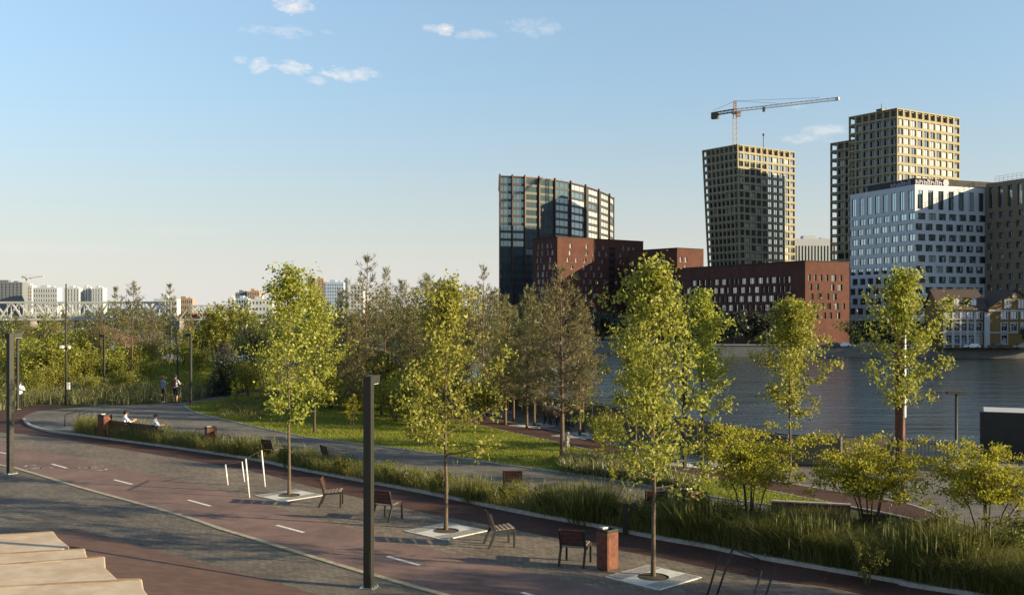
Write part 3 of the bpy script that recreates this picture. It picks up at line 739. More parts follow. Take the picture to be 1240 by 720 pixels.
# --- brick blocks -------------------------------------------------------------------
def block(label, cpx, Yc, ytop, apx, bpx, dl, dr, opl, opr, mat, depthf=1.0, dep=.5, mull=1, fm='frame_dark'):
    C = Vector(((cpx - HX) / F * Yc, Yc)); dl = unit(*dl); dr = unit(*dr)
    A = C + dl * along(C, dl, apx); B = C + dr * along(C, dr, bpx); zt = CAMZ + (HY - ytop) / F * Yc
    root = thing('brick_building', label, 'brick building', (C.x, C.y, FZ)); mb = MB()
    pl = facade(mb, (V2(A, FZ), V2(C, FZ), V2(C, zt), V2(A, zt)), opl(zt - FZ, (A - C).length), dep)
    pr = facade(mb, (V2(C, FZ), V2(B, FZ), V2(B, zt), V2(C, zt)), opr(zt - FZ, (B - C).length), dep)
    D = A + B - C
    mb.face([V2(B, FZ), V2(D, FZ), V2(D, zt), V2(B, zt)]); mb.face([V2(D, FZ), V2(A, FZ), V2(A, zt), V2(D, zt)])
    wbuild(mb, 'wall', mat, root, root)
    q = [C + (dl + dr) * (dep + .03), B + dl * (dep + .03) - dr * .1, D - (dl + dr) * .1, A + dr * (dep + .03) - dl * .1]
    mb = MB(); mb.prism([tuple(p) for p in q], FZ, zt - .35); wbuild(mb, 'inner_block', M['core'], root, root)
    mb = MB(); cop = []
    for a, b in ((A, C), (C, B), (B, D), (D, A)): mb.bar(V2(a, zt + .12), V2(b, zt + .12), .5, .22)
    wbuild(mb, 'roof_coping', M['roof_dark'], root, root)
    windows(root, pl + pr, M['glass_brick'], M[fm], mull, .1)
    return root, C, A, B, D, zt
def rops(seed, rows, hh, lo, gap, wmin, wmax, prob=.9, hfrac=.55, top=2.0, u0=.02, u1=.98, clear=None):
    """irregular window rows"""
    def f(H, Wd):
        r = random.Random(seed); o = []
        for j in range(rows):
            z = H - top - j * hh; x = Wd * u0 + r.uniform(0, gap)
            if z - hh * hfrac < lo: break
            while True:
                w = r.choice([wmin, wmin, (wmin + wmax) / 2, wmax])
                if x + w > Wd * u1: break
                if r.random() < prob and not (clear and clear[0] * Wd < x + w and x < clear[1] * Wd):
                    o.append((x / Wd, (x + w) / Wd, (z - hh * hfrac) / H, z / H))
                x += w + r.uniform(.6, 1.4) * gap
        return o
    return f
def opsA(H, Wd):
    o = rops(5, 11, 3.1, 3, 2.6, 1.2, 1.7, .8, .58, 2.6, .10, .97, (.57, .66))(H, Wd)
    for j in range(11):
        z = H - 3.6 - j * 3.1
        if z > 4: o.append((.585, .655, (z - 2.2) / H, z / H, False))
    return o
bA = block('tallest red brick block, in front of the curved glass tower', 675, 446, 286.8, 645, 779, (-.8, 1), (1.37, 1), rops(2, 9, 3.1, 4, 2.0, 1.0, 1.4, .95, .7, 2.4, .08, .9), opsA, M['brick'], fm='frame_white')
mb = MB(); H = bA[5] - FZ
for j in range(11):
    z = FZ + H - 5.8 - j * 3.1
    if z > 0:
        a, b = bA[1].lerp(bA[3], .583), bA[1].lerp(bA[3], .657); o_ = -(Vector(bA[2]) - bA[1]).normalized() * .35
        mb.bar(V2(a + o_, z - .1), V2(b + o_, z - .1), 1.0, .15); mb.bar(V2(a + o_ * 2, z + .9), V2(b + o_ * 2, z + .9), .08, .08)
        for k in range(9): p = (a + o_ * 2).lerp(b + o_ * 2, k / 8); mb.bar(V2(p, z), V2(p, z + .9), .05)
wbuild(mb, 'balcony', M['frame_dark'], bA[0], bA[0])
bB = block('middle red brick block with few windows, left of the beige tower', 820, 432, 300.3, 762, 852, (-.8, 1), (1.37, 1), rops(8, 6, 3.4, 3, 2.0, 1.1, 1.5, .7, .6, 4.5), rops(12, 6, 3.4, 3, 2.4, 1.2, 1.9, .65, .6, 3.6), M['brick'], fm='frame_white')
bC = block('long low dark red brick block with four rows of windows beside the river', 975, 330, 316, 792, 1028.5, (-.54, 1), (2.1, 1),
           rops(21, 4, 3.05, 2, 1.15, 1.2, 2.6, .95, .70, 4.6, .02, .93), rops(31, 5, 3.05, 2, 1.9, 1.1, 2.0, .9, .68, 4.2, .06, .98), M['brick'], mull=2)
# bay windows at the corner of the long block
# --- curved glass tower -------------------------------------------------------------
fp = [(605, 486), (620, 487.5), (635, 489.5), (652, 494), (671, 501), (690, 511), (708, 526), (724, 545), (737, 566), (743, 585)]
P = [Vector(((x - HX) / F * Y, Y)) for x, Y in fp]; zt = CAMZ + (HY - 213.8) / F * 486
root = thing('glass_tower', 'curved blue glass tower with brown ribs, left of the red brick blocks', 'tower', (P[0].x, P[0].y, FZ)); nf = 20
mb = MB(); rib = MB(); pn = []; pnr = []
for i in range(len(P) - 1):
    a, b = P[i], P[i + 1]; d = (b - a).normalized(); n = Vector((d.y, -d.x)); w = (b - a).length
    if i in (6, 7):   # flat dark strips paint in the dark recesses between the pale bays
        ops = [(.30, .97, j / nf + .010, (j + 1) / nf - .006, True, .5) for j in range(nf)]
    else:
        ops = [(.03, .97, j / nf + .009, (j + 1) / nf - .004, True, .5) for j in range(nf)]
    (pn if i < 5 else pnr).extend(facade(mb, (V2(a, FZ), V2(b, FZ), V2(b, zt), V2(a, zt)), ops, .35))
    q = a + n * .45; rib.obox(V2(q, (FZ + zt) / 2 + .6), (d.x * .3, d.y * .3, 0), (n.x * .5, n.y * .5, 0), (0, 0, (zt - FZ) / 2 + .6))
rib.obox(V2(P[-1], (FZ + zt) / 2 + .6), (.4, 0, 0), (0, .4, 0), (0, 0, (zt - FZ) / 2 + .6))
wbuild(mb, 'spandrel', M['frame_dark'], root, root); wbuild(rib, 'rib', M['bronze'], root, root)
back = [tuple(p) for p in P] + [(P[-1].x - 5, 612), (P[0].x - 1, 545)]
ins = [tuple(Vector(p) + (Vector((20, 545)) - Vector(p)).normalized() * .5) for p in back]
mb = MB(); mb.prism(ins, FZ, zt - .3); wbuild(mb, 'inner_block', M['core'], root, root)
mb = MB()
for a, b in zip(back, back[1:] + back[:1]): mb.bar((*a, zt + .25), (*b, zt + .25), .8, .5)
for x, y in ((12, 505), (14, 508), (24, 520)): mb.box((x, y, zt + .9), (1.6, 1.6, 1.8)); mb.bar((x, y, zt), (x + 1, y, zt + 3), .2)
for a, b in ((back[len(P) - 1], back[-2]), (back[-2], back[-1]), (back[-1], back[0])): mb.face([(*a, FZ), (*b, FZ), (*b, zt), (*a, zt)])
wbuild(mb, 'roof_edge', M['bronze'], root, root)
windows(root, pn, M['glass_blue'], M['frame_dark'], 2, .12, limit=60); windows(root, pnr, M['glass_light'], M['frame_dark'], 2, .12, limit=40)

# --- distant white slab with fins ---------------------------------------------------
def far_block(label, px0, px1, ytop, Y, mat, nc, nr, fu=.6, fv=.5, side=None, dep=12, back=None, cap=None, ybase=None, kind='apartment_block', cat='apartment block', rz=0.0):
    x0, x1 = (px0 - HX) / F * Y, (px1 - HX) / F * Y; zt = CAMZ + (HY - ytop) / F * Y; zb = FZ if ybase is None else CAMZ + (HY - ybase) / F * Y
    root = thing(kind, label, cat, (x0, Y, zb)); w = x1 - x0; s = math.sin(rz) * w
    a, b = Vector((x0, Y + max(0, -s))), Vector((x1, Y + max(0, s)))
    mb = MB(); facade(mb, (V2(a, zb), V2(b, zb), V2(b, zt), V2(a, zt)), grid(nc, nr, fu, fv, v1=.97), .5)
    e = Vector((0, dep)); sm = 1 if side else 0
    mb.face([V2(b, zb), V2(b + e, zb), V2(b + e, zt), V2(b, zt)], sm); mb.face([V2(a + e, zb), V2(a, zb), V2(a, zt), V2(a + e, zt)], sm); mb.face([V2(b + e, zb), V2(a + e, zb), V2(a + e, zt), V2(b + e, zt)])
    mb.face([V2(a, zt), V2(b, zt), V2(b + e, zt), V2(a + e, zt)]) if not cap else None
    wbuild(mb, 'wall', [mat, side or mat], root, root)
    mb = MB(); o_ = Vector((0, .5)); q = [a + o_, b + o_ - Vector((.05, 0)), b + e - Vector((.05, .05)), a + e + Vector((.05, -.05))]; q[0] = q[0] + Vector((.05, 0))
    mb.prism([tuple(p) for p in q], zb, zt - .4); wbuild(mb, 'glazing', back or M['far_glass'], root, root)
    mb = MB(); ww = w * .3; mb.box((x0 + w * .4, Y + dep * .5, zt + 1.2), (ww, dep * .5, 2.4)); mb.box((x0 + w * .75, Y + dep * .5, zt + .7), (w * .12, dep * .3, 1.4)); wbuild(mb, 'roof_plant', mat, root, root)
    return root
M['far_glass'] = mat_rough('far_glazing', (.16, .19, .22), .15, .1, .4)
M['far_white'] = mat_rough('far_white_panels', (.46, .47, .47), .06, .05, .8)  # far panel colours greyed to stand in for distance haze
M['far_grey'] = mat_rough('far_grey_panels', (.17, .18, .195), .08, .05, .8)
M['far_tan'] = mat_rough('far_tan_brick', (.32, .235, .17), .08, .05, .8)
M['far_blue'] = mat_rough('far_blue_panels', (.33, .40, .50), .08, .05, .7)
M['far_tan_shade'] = mat_rough('far_tan_brick_shade', (.16, .12, .095), .08, .05, .8)  # darker copy of the tan, the tower's shaded half put into colour
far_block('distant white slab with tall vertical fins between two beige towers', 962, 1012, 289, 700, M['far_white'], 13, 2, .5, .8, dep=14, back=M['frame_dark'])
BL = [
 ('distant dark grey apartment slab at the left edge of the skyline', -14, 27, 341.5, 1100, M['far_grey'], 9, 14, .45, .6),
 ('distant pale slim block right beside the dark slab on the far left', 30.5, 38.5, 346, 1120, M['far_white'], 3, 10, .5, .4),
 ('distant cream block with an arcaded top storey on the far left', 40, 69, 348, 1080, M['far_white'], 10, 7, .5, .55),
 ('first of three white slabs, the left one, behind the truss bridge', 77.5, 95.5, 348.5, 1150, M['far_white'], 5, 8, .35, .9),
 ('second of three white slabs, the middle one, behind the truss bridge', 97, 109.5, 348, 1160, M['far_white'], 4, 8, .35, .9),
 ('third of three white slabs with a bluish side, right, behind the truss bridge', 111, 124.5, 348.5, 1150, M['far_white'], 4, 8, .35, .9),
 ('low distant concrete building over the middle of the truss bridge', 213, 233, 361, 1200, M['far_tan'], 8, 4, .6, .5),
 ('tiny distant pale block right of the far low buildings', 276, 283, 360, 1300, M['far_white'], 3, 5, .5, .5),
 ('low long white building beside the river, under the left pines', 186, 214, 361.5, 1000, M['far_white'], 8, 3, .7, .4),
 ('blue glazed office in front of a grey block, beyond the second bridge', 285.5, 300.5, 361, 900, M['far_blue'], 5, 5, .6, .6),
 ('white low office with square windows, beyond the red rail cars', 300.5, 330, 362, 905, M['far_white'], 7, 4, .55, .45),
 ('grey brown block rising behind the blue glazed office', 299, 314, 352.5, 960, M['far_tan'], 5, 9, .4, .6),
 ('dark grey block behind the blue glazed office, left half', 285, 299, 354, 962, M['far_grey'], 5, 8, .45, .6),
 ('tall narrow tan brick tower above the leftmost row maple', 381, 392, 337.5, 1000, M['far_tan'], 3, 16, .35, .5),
 ('half painted brown as the shaded side of the twin brick tower on the skyline', 373, 381, 338, 1001, M['far_tan_shade'], 2, 16, .4, .5),
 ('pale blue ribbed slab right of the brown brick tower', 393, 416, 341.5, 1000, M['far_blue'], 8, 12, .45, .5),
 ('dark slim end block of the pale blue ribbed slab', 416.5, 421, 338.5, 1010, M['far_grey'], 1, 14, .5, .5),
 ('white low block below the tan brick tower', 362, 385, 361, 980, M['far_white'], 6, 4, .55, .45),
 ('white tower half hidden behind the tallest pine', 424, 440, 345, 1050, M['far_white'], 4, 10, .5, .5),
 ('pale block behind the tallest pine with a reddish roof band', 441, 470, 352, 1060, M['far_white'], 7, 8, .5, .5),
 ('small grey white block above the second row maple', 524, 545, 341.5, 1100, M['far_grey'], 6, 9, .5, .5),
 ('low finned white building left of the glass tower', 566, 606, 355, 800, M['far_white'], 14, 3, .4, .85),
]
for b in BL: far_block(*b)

# --- yellow riverside house ---------------------------------------------------------
Yh = 303.0; S = Yh / F
ZH = lambda y: CAMZ + (HY - y) * S
XH = lambda x: (x - HX) * S
root = thing('riverside_house', 'yellow ochre two storey house with white window frames and a gable', 'house', (XH(1195), Yh, FZ))
M['ochre'] = mat_rough('ochre_render', (.19, .12, .045), .1, .6, .9)  # ochre darkened to put the house's shade into the colour
M['trim_white'] = mat_rough('white_trim', (.40, .40, .41), .06, 1, .8)  # white greyed in colour for the house's shaded front
M['roof_tile'] = mat_rough('dark_roof_tile', (.075, .052, .042), .2, 1, .85)
M['glass_house'] = mat_glass('house_glass', (.03, .03, .035), .25, (.8, .9, 1), .15, (.4, .36, .34))
x0, x1, x2 = XH(1141), XH(1197), XH(1262); ze = ZH(375.5)
mb = MB()
wl_ = [[(xx - 3.2, xx + 3.2) for xx in (1151, 1161, 1169.5, 1178, 1187.5)], [(xx - 3.4, xx + 3.4) for xx in (1216, 1227.8, 1240, 1252)]]
zr = [(377.3, 385.5), (391, 400), (405.5, 416)]
def hop(xa, xb, wl_, rows=(0, 1, 2)):
    return [((XH(a) - xa) / (xb - xa), (XH(b) - xa) / (xb - xa), (ZH(zr[k][1]) - FZ) / (ze - FZ), (ZH(zr[k][0]) - FZ) / (ze - FZ)) for a, b in wl_ for k in rows]
yl, yr = Yh + 1.2, Yh
pn = facade(mb, ((x0, yl, FZ), (x1, yl, FZ), (x1, yl, ze), (x0, yl, ze)), hop(x0, x1, wl_[0]), .25)
pn += facade(mb, ((x1, yr, FZ), (x2, yr, FZ), (x2, yr, ze), (x1, yr, ze)), hop(x1, x2, wl_[1], (0, 1)) + hop(x1, x2, wl_[1][:1], (2,)), .25)
zp = ZH(351); xm = (x1 + x2) / 2; yb = Yh + 13
mb.face([(x1, yr, ze), (x2, yr, ze), (xm, yr, zp)]); mb.face([(x2, yr, FZ), (x2, yb, FZ), (x2, yb, ze), (x2, yr, ze)]); mb.face([(x0, yb, FZ), (x0, yl, FZ), (x0, yl, ze), (x0, yb, ze)]); mb.face([(x1, yl, FZ), (x1, yr, FZ), (x1, yr, ze), (x1, yl, ze)])
mb.face([(x0, yl, ze), (x0, yl + 6.9, ZH(349.5) - .1), (x0, yb, ze)]); mb.face([(x2, yb, FZ), (x0, yb, FZ), (x0, yb, ze), (x2, yb, ze)])
wbuild(mb, 'wall', M['ochre'], root, root)
mb = MB(); mb.prism([(x0 + .1, yl + .3), (x1, yl + .3), (x1 + .1, yr + .3), (x2 - .1, yr + .3), (x2 - .1, yb - .1), (x0 + .1, yb - .1)], FZ, ze - .1); wbuild(mb, 'inner_block', M['core'], root, root)
mb = MB(); zd = ZH(349.5)
mb.obox(((x0 + x1) / 2, yl + 3.2, (ze + zd) / 2), ((x1 - x0) / 2 + .4, 0, 0), (0, 3.9, (zd - ze) / 2), (0, -.08, .12)); mb.obox(((x0 + x1) / 2, yl + 9.6, (ze + zd) / 2), ((x1 - x0) / 2 + .4, 0, 0), (0, 2.9, -(zd - ze) / 2), (0, .08, .12))
for s in (-1, 1):
    xe = x1 - .4 if s < 0 else x2 + .4
    mb.obox(((xm + xe) / 2, (yr + yb) / 2 - .2, (zp + ze) / 2 + .15), ((xe - xm) / 2, 0, (ze - zp) / 2 * 1.02), (0, (yb - yr) / 2 + .3, 0), (0, 0, .13))
wbuild(mb, 'roof', M['roof_tile'], root, root)
mb = MB()
for xa, xb, y in ((x0, x1, yl), (x1, x2, yr)):
    for z, h in ((ze - .1, .45), (ZH(402.5), .35)): mb.box(((xa + xb) / 2, y - .1, z), (xb - xa, .22, h))
mb.box((XH(1195), yr - .12, (FZ + ze) / 2 - .3), (1.5, .5, ze - FZ - .7))
for xx in (1145.5, 1156, 1165.2, 1173.7, 1182.8): mb.box((XH(xx), yl - .08, (FZ + ze) / 2 - .3), (.55, .2, ze - FZ - .7))
wbuild(mb, 'trim', M['trim_white'], root, root)
for q, n in pn:
    mb = MB(); a, b, c, e = q; f = n * .28; ux = Vector((1, 0, 0)) * .14; vz = Vector((0, 0, 1)) * .14
    for p0, p1 in ((a - ux, e - ux), (b + ux, c + ux)): mb.bar(p0 + f, p1 + f, .28, .12, 1, up=n)
    for p0, p1 in ((a - ux * 2 - vz, b + ux * 2 - vz), (e - ux * 2 + vz, c + ux * 2 + vz)): mb.bar(p0 + f, p1 + f, .28, .16, 1, up=n)
    mb.bar(a.lerp(b, .5) + n * .05, e.lerp(c, .5) + n * .05, .09, .08, 1, up=n); mb.bar(a.lerp(e, .62) + n * .05, b.lerp(c, .62) + n * .05, .09, .08, 1, up=n)
    pm_ = MB(); pm_.face(q, 0); w_ = wbuild(pm_, 'window', [M['glass_house']], root, root); wbuild(mb, 'frame', [M['glass_house'], M['trim_white']], w_, root)
for xx in (1220, 1236.5):
    mb = MB(); cx, w, za, zb = XH(xx), .85, ZH(373), ZH(362.5)
    mb.face([(cx - w, yr - .05, za), (cx + w, yr - .05, za), (cx + w, yr - .05, zb), (cx - w, yr - .05, zb)], 0)
    for p0, p1 in (((cx - w, yr - .1, za), (cx - w, yr - .1, zb)), ((cx + w, yr - .1, za), (cx + w, yr - .1, zb)), ((cx - w - .15, yr - .1, za), (cx + w + .15, yr - .1, za)), ((cx - w - .15, yr - .1, zb), (cx + w + .15, yr - .1, zb)), ((cx, yr - .1, za), (cx, yr - .1, zb))): mb.bar(p0, p1, .26, .2, 1)
    wbuild(mb, 'window', [M['glass_house'], M['trim_white']], root, root)
mb = MB(); c = Vector((XH(1228), yr, ZH(357.6)))
ring = [(c.x + .62 * math.cos(a * PI / 8), c.y - .1, c.z + .62 * math.sin(a * PI / 8)) for a in range(17)]; mb.tube(ring, .14, 5, 1); mb.face([(c.x + .6 * math.cos(a * PI / 8), c.y - .06, c.z + .6 * math.sin(a * PI / 8)) for a in range(16)], 0)
wbuild(mb, 'round_window', [M['glass_house'], M['trim_white']], root, root)
for xx in (1161.8, 1183):
    mb = MB(); cx, yy = XH(xx), yl + .9; za, zb = ZH(371), ZH(364)
    out_ = [(cx - .85, za)] + [(cx + .85 * math.cos(PI - a * PI / 8), zb + .85 * math.sin(a * PI / 8)) for a in range(9)] + [(cx + .85, za)]
    mb.face([(x, yy, z) for x, z in out_], 1)
    for (xa, za_), (xb, zb_) in zip(out_, out_[1:]): mb.face([(xa, yy, za_), (xb, yy, zb_), (xb, yy + 4, zb_), (xa, yy + 4, za_)], 2)
    mb.face([(cx + (x - cx) * .72, yy - .02, za + (z - za) * .8 + .1) for x, z in out_], 0); mb.bar((cx, yy - .05, za), (cx, yy - .05, zb + .8), .14, .08, 1)
    wbuild(mb, 'dormer', [M['cloth_white'], M['trim_white'], M['roof_tile']], root, root)

# --- cars and a tent on the embankment ---------------------------------------------
def car_mesh(name, paint):
    mb = MB()
    prof = [(-2.15, .35), (-2.2, .75), (-1.9, .92), (-1.35, 1.42), (.45, 1.45), (1.15, .98), (2.0, .85), (2.2, .6), (2.2, .35)]
    for s in (-1, 1):
        mb.face([(x, s * (.86 if z < 1 else .7), z) for x, z in (prof if s < 0 else prof[::-1])], 0)
    for (xa, za), (xb, zb) in zip(prof, prof[1:] + prof[:1]):
        wa, wb = (.86 if za < 1 else .7), (.86 if zb < 1 else .7)
        gl = (za > .9 and zb > .9 and abs(za - zb) > .3)
        mb.face([(xa, -wa, za), (xa, wa, za), (xb, wb, zb), (xb, -wb, zb)], 1 if gl else 0)
    for s in (-1, 1): mb.face([(-1.65, s * .80, .99), (-1.25, s * .735, 1.35), (.4, s * .735, 1.36), (.95, s * .80, 1.0)][::s], 1)
    for x in (-1.35, 1.35):
        for s in (-1, 1): mb.tube([(x, s * .72, .33), (x, s * .90, .33)], .33, 12, 2, smooth=False)
    return mb.mesh(name, [paint, M['glass_house'], M['frame_dark']])
for nm, c in (('paint_white', (.7, .7, .7)), ('paint_dark', (.03, .032, .036)), ('paint_grey', (.3, .31, .33))): M[nm] = mat_rough(nm, c, .03, 2, .35, spec=.6)
cm_ = {k: car_mesh('car_' + k, M['paint_' + k]) for k in ('white', 'dark', 'grey')}
for px, k, lab in [(1021, 'white', 'white car parked on the embankment below the white office block'), (1046, 'grey', 'grey car parked on the embankment behind the tall sunlit mast'), (1008, 'dark', 'dark car parked by the corner of the long brick block'),
                   (1177, 'white', 'pale car parked in front of the yellow house'), (1206, 'dark', 'dark car parked below the gable of the yellow house'), (1236, 'grey', 'grey car at the right edge of the embankment')]:
    o = link('parked_car', cm_[k]); Yc_ = 312 if px < 1100 else 300; o.location = ((px - HX) / F * Yc_, Yc_, FZ + .02); o.rotation_euler.z = R(176); tag(o, lab, 'car', 'cars parked on the far embankment')

# --- truss bridges on the left ------------------------------------------------------
M['bridge'] = mat_rough('pale_bridge_steel', (.42, .43, .41), .08, .3, .7)
M['pier'] = mat_rough('pier_stone', (.24, .22, .2), .15, .2, .9)
def truss(name, label, px0, px1, Y, yb, yt, pitch, slope_ends=(True, True), dy=9.0, rot=0.0, piers=()):
    x0, x1 = (px0 - HX) / F * Y, (px1 - HX) / F * Y; zb = CAMZ + (HY - yb) / F * Y; zt = CAMZ + (HY - yt) / F * Y
    root = thing(name, label, 'bridge', (x1, Y, WZ)); n = max(2, int(round((x1 - x0) / pitch))); w = (x1 - x0) / n; th = 1.05
    for s in (0, dy):
        mb = MB(); y = Y + s
        mb.bar((x0, y, zb), (x1, y, zb), th, th * 1.1); mb.bar((x0 + (w / 2 if slope_ends[0] else 0), y, zt), (x1 - (w / 2 if slope_ends[1] else 0), y, zt), th, th)
        for i in range(n):
            a = x0 + i * w; mb.bar((a, y, zb), (a + w / 2, y, zt), th * .75); mb.bar((a + w / 2, y, zt), (a + w, y, zb), th * .75); mb.bar((a + w / 2, y, zb), (a + w / 2, y, zt), th * .4)
            if i: mb.bar((a, y, zb), (a, y, zt), th * .4)
        wbuild(mb, 'truss', M['bridge'], root, root)
    mb = MB()
    for i in range(n): mb.bar((x0 + (i + .5) * w, Y, zt), (x0 + (i + .5) * w, Y + dy, zt), th * .5)
    mb.box(((x0 + x1) / 2, Y + dy / 2, zb - .5), (x1 - x0, dy - 1, .8)); wbuild(mb, 'deck', M['bridge'], root, root)
    for px in piers:
        x = (px - HX) / F * Y; mb = MB(); mb.prism([(x - 2, Y - 1), (x, Y - 3), (x + 2, Y - 1), (x + 2, Y + dy + 1), (x, Y + dy + 3), (x - 2, Y + dy + 1)], WZ - 1, zb - .9); wbuild(mb, 'pier', M['pier'], root, root)
    return zb
truss('truss_bridge', 'long pale steel truss bridge over the river at the far left', -60, 205, 560, 386.5, 366, 13.3, piers=(-58, 40, 122, 203))
zb = truss('truss_bridge', 'shorter pale truss bridge carrying red rail cars, right of the long one', 217, 302, 720, 386.5, 370, 14.5, piers=(219, 300))
root = thing('approach_viaduct', 'low dark viaduct continuing the second truss bridge behind the trees', 'viaduct', ((302 - HX) / F * 720, 720, WZ))
mb = MB(); xa, xb = (302.3 - HX) / F * 720, (440 - HX) / F * 720; mb.box(((xa + xb) / 2, 724.5, zb - .4), (xb - xa, 9, 1.4)); wbuild(mb, 'deck', M['bridge'], root, root)
for k in range(5):
    mb = MB(); mb.box((xa + 10 + k * 16, 724.5, (WZ + zb) / 2 - .6), (2, 7, zb - WZ - 1.2)); wbuild(mb, 'pier', M['pier'], root, root)
mb = MB(); mb.box((0, 0, 2.1), (15.5, 2.9, 2.7)); mb.box((0, 0, 3.6), (15, 2.4, .35)); mb.box((0, -1.46, 2.6), (13.5, .06, .8), 0, 1)
for x in (-5.5, -4, 4, 5.5): mb.tube([(x, -1.2, .5), (x, 1.2, .5)], .5, 10, 1, smooth=False)
me = mb.mesh('rail_car', [M['red_train'], M['frame_dark']])
for px, lab in [(231, 'red rail car, the left one, inside the second truss bridge'), (259, 'red rail car in the middle of the second truss bridge'), (287, 'red rail car, the right one, inside the second truss bridge')]:
    o = link('rail_car', me); o.location = ((px - HX) / F * 723, 723, zb); tag(o, lab, 'rail car', 'red rail cars crossing the bridge')
# ------------------------------------------------------------------ vegetation
def leaves(name, C, size, mat, rs, up=.25, asp=.62, jit=.35):
    """kite shaped leaves, one quad each, at points C (N,3)"""
    N = len(C); n = rs.normal(size=(N, 3)); n[:, 2] = n[:, 2] * .75 + up * .4; n /= np.linalg.norm(n, axis=1, keepdims=True)
    a = rs.normal(size=(N, 3)); a -= (a * n).sum(1, keepdims=True) * n; a /= np.linalg.norm(a, axis=1, keepdims=True) + 1e-9
    b = np.cross(n, a); s = size * (1 + rs.uniform(-jit, jit, (N, 1)))
    V = np.stack([C - a * s * .5, C + b * s * asp * .5 + n * s * .06, C + a * s * .6, C - b * s * asp * .5 + n * s * .06], 1)
    return np_mesh(name, V.reshape(-1, 3), 4, mat)
def needles(name, C, D, ln, wd, mat, rs):
    """thin needle blades: from C along D"""
    N = len(C); L_ = ln * (1 + rs.uniform(-.35, .35, (N, 1)))
    s = np.cross(D, rs.normal(size=(N, 3))); s /= np.linalg.norm(s, axis=1, keepdims=True) + 1e-9
    V = np.stack([C - s * wd / 2, C + s * wd / 2, C + D * L_], 1)
    return np_mesh(name, V.reshape(-1, 3), 3, mat)

def tree_parts(root, trunk_me, crown_me):
    link('trunk', trunk_me, root); link('crown', crown_me, root); return root
def maple_meshes(seed, h, clear, rad, nl=26, mat=None, leaf=.15, dens=1.0, peak=.24, bark=None, r0=.058, up=(38, 66)):
    r = random.Random(seed); rs = np.random.RandomState(seed); mb = MB()
    wob = [(r.uniform(-1, 1) * .035 * h / 7, r.uniform(-1, 1) * .035 * h / 7) for _ in range(12)]
    def axis(z):
        f = z / h * 10; i = min(10, int(f)); u = f - i
        a, b = wob[i], wob[min(11, i + 1)]; k = min(1, z / (clear + .01))
        return Vector(((a[0] * (1 - u) + b[0] * u) * k, (a[1] * (1 - u) + b[1] * u) * k, z))
    zs = [-.1, .12] + [h * k / 11 for k in range(1, 11)] + [h * .97]
    mb.tube([axis(max(0, z)) + Vector((0, 0, min(0, z))) for z in zs], [r0 * 1.35, r0 * 1.08] + [r0 * (1 - .88 * k / 11) for k in range(1, 11)] + [.008], 7)
    pts = []; sub = []
    for i in range(nl):
        tz = ((i + r.uniform(-.35, .35)) / nl); tz = max(0, tz) ** .92; z = clear + (h * .95 - clear) * tz
        az = i * 2.39996 + r.uniform(-.5, .5)
        pf = (.78 + .22 * tz / peak) if tz < peak else max(.07, 1 - ((tz - peak) / (1 - peak)) ** .98 * .93)
        Ln = rad * pf * r.choice([.55, .8, .95, 1.0, 1.12, 1.3]); e0 = R(10 + 52 * tz ** .8 + r.uniform(-9, 11)); e1 = e0 + R(r.uniform(6, 26))
        p = axis(z); P = [p]; steps = 5
        for s in range(steps):
            e = e0 + (e1 - e0) * s / steps; a2 = az + r.uniform(-.22, .22)
            st = Ln / steps / max(.5, math.cos(e)) if s else Ln / steps
            p = p + Vector((math.cos(a2) * math.cos(e), math.sin(a2) * math.cos(e), math.sin(e))) * st; P.append(p)
        rr = max(.008, r0 * .42 * (1 - tz * .6)); mb.tube(P, [rr * (1 - .8 * k / steps) for k in range(steps + 1)], 5, cap=False)
        for k in range(1, steps + 1):
            if r.random() < (.45 if k < 2 else .14): continue
            q = P[k] + Vector((r.uniform(-.1, .1), r.uniform(-.1, .1), r.uniform(-.05, .1)))
            pts.append((q, .10 + .05 * r.random(), 1.0 if k > 1 else .45))
            for _ in range(2 if k > 1 else 1):
                d = Vector((r.gauss(0, 1), r.gauss(0, 1), r.gauss(.3, .8))).normalized() * r.uniform(.14, .40) * (rad / 1.5)
                mb.tube([P[k], P[k] + d * .55, P[k] + d], [.008, .006, .004], 4, cap=False)
                pts.append((P[k] + d, .10 + .06 * r.random(), .9))
    for k in range(6): pts.append((axis(h * (.80 + .2 * k / 5)) + Vector((r.uniform(-.1, .1), r.uniform(-.1, .1), 0)), .10, .8))
    C = []
    for q, sg, w in pts:
        n = int(rs.poisson(20 * dens * w)); C.append(np.array(q) + rs.normal(size=(n, 3)) * sg * np.array([1, 1, .85]))
    C = np.concatenate(C)
    return mb.mesh('maple_trunk', bark or M['bark']), leaves('maple_crown', C, leaf, mat or M['leaf_maple'], rs)
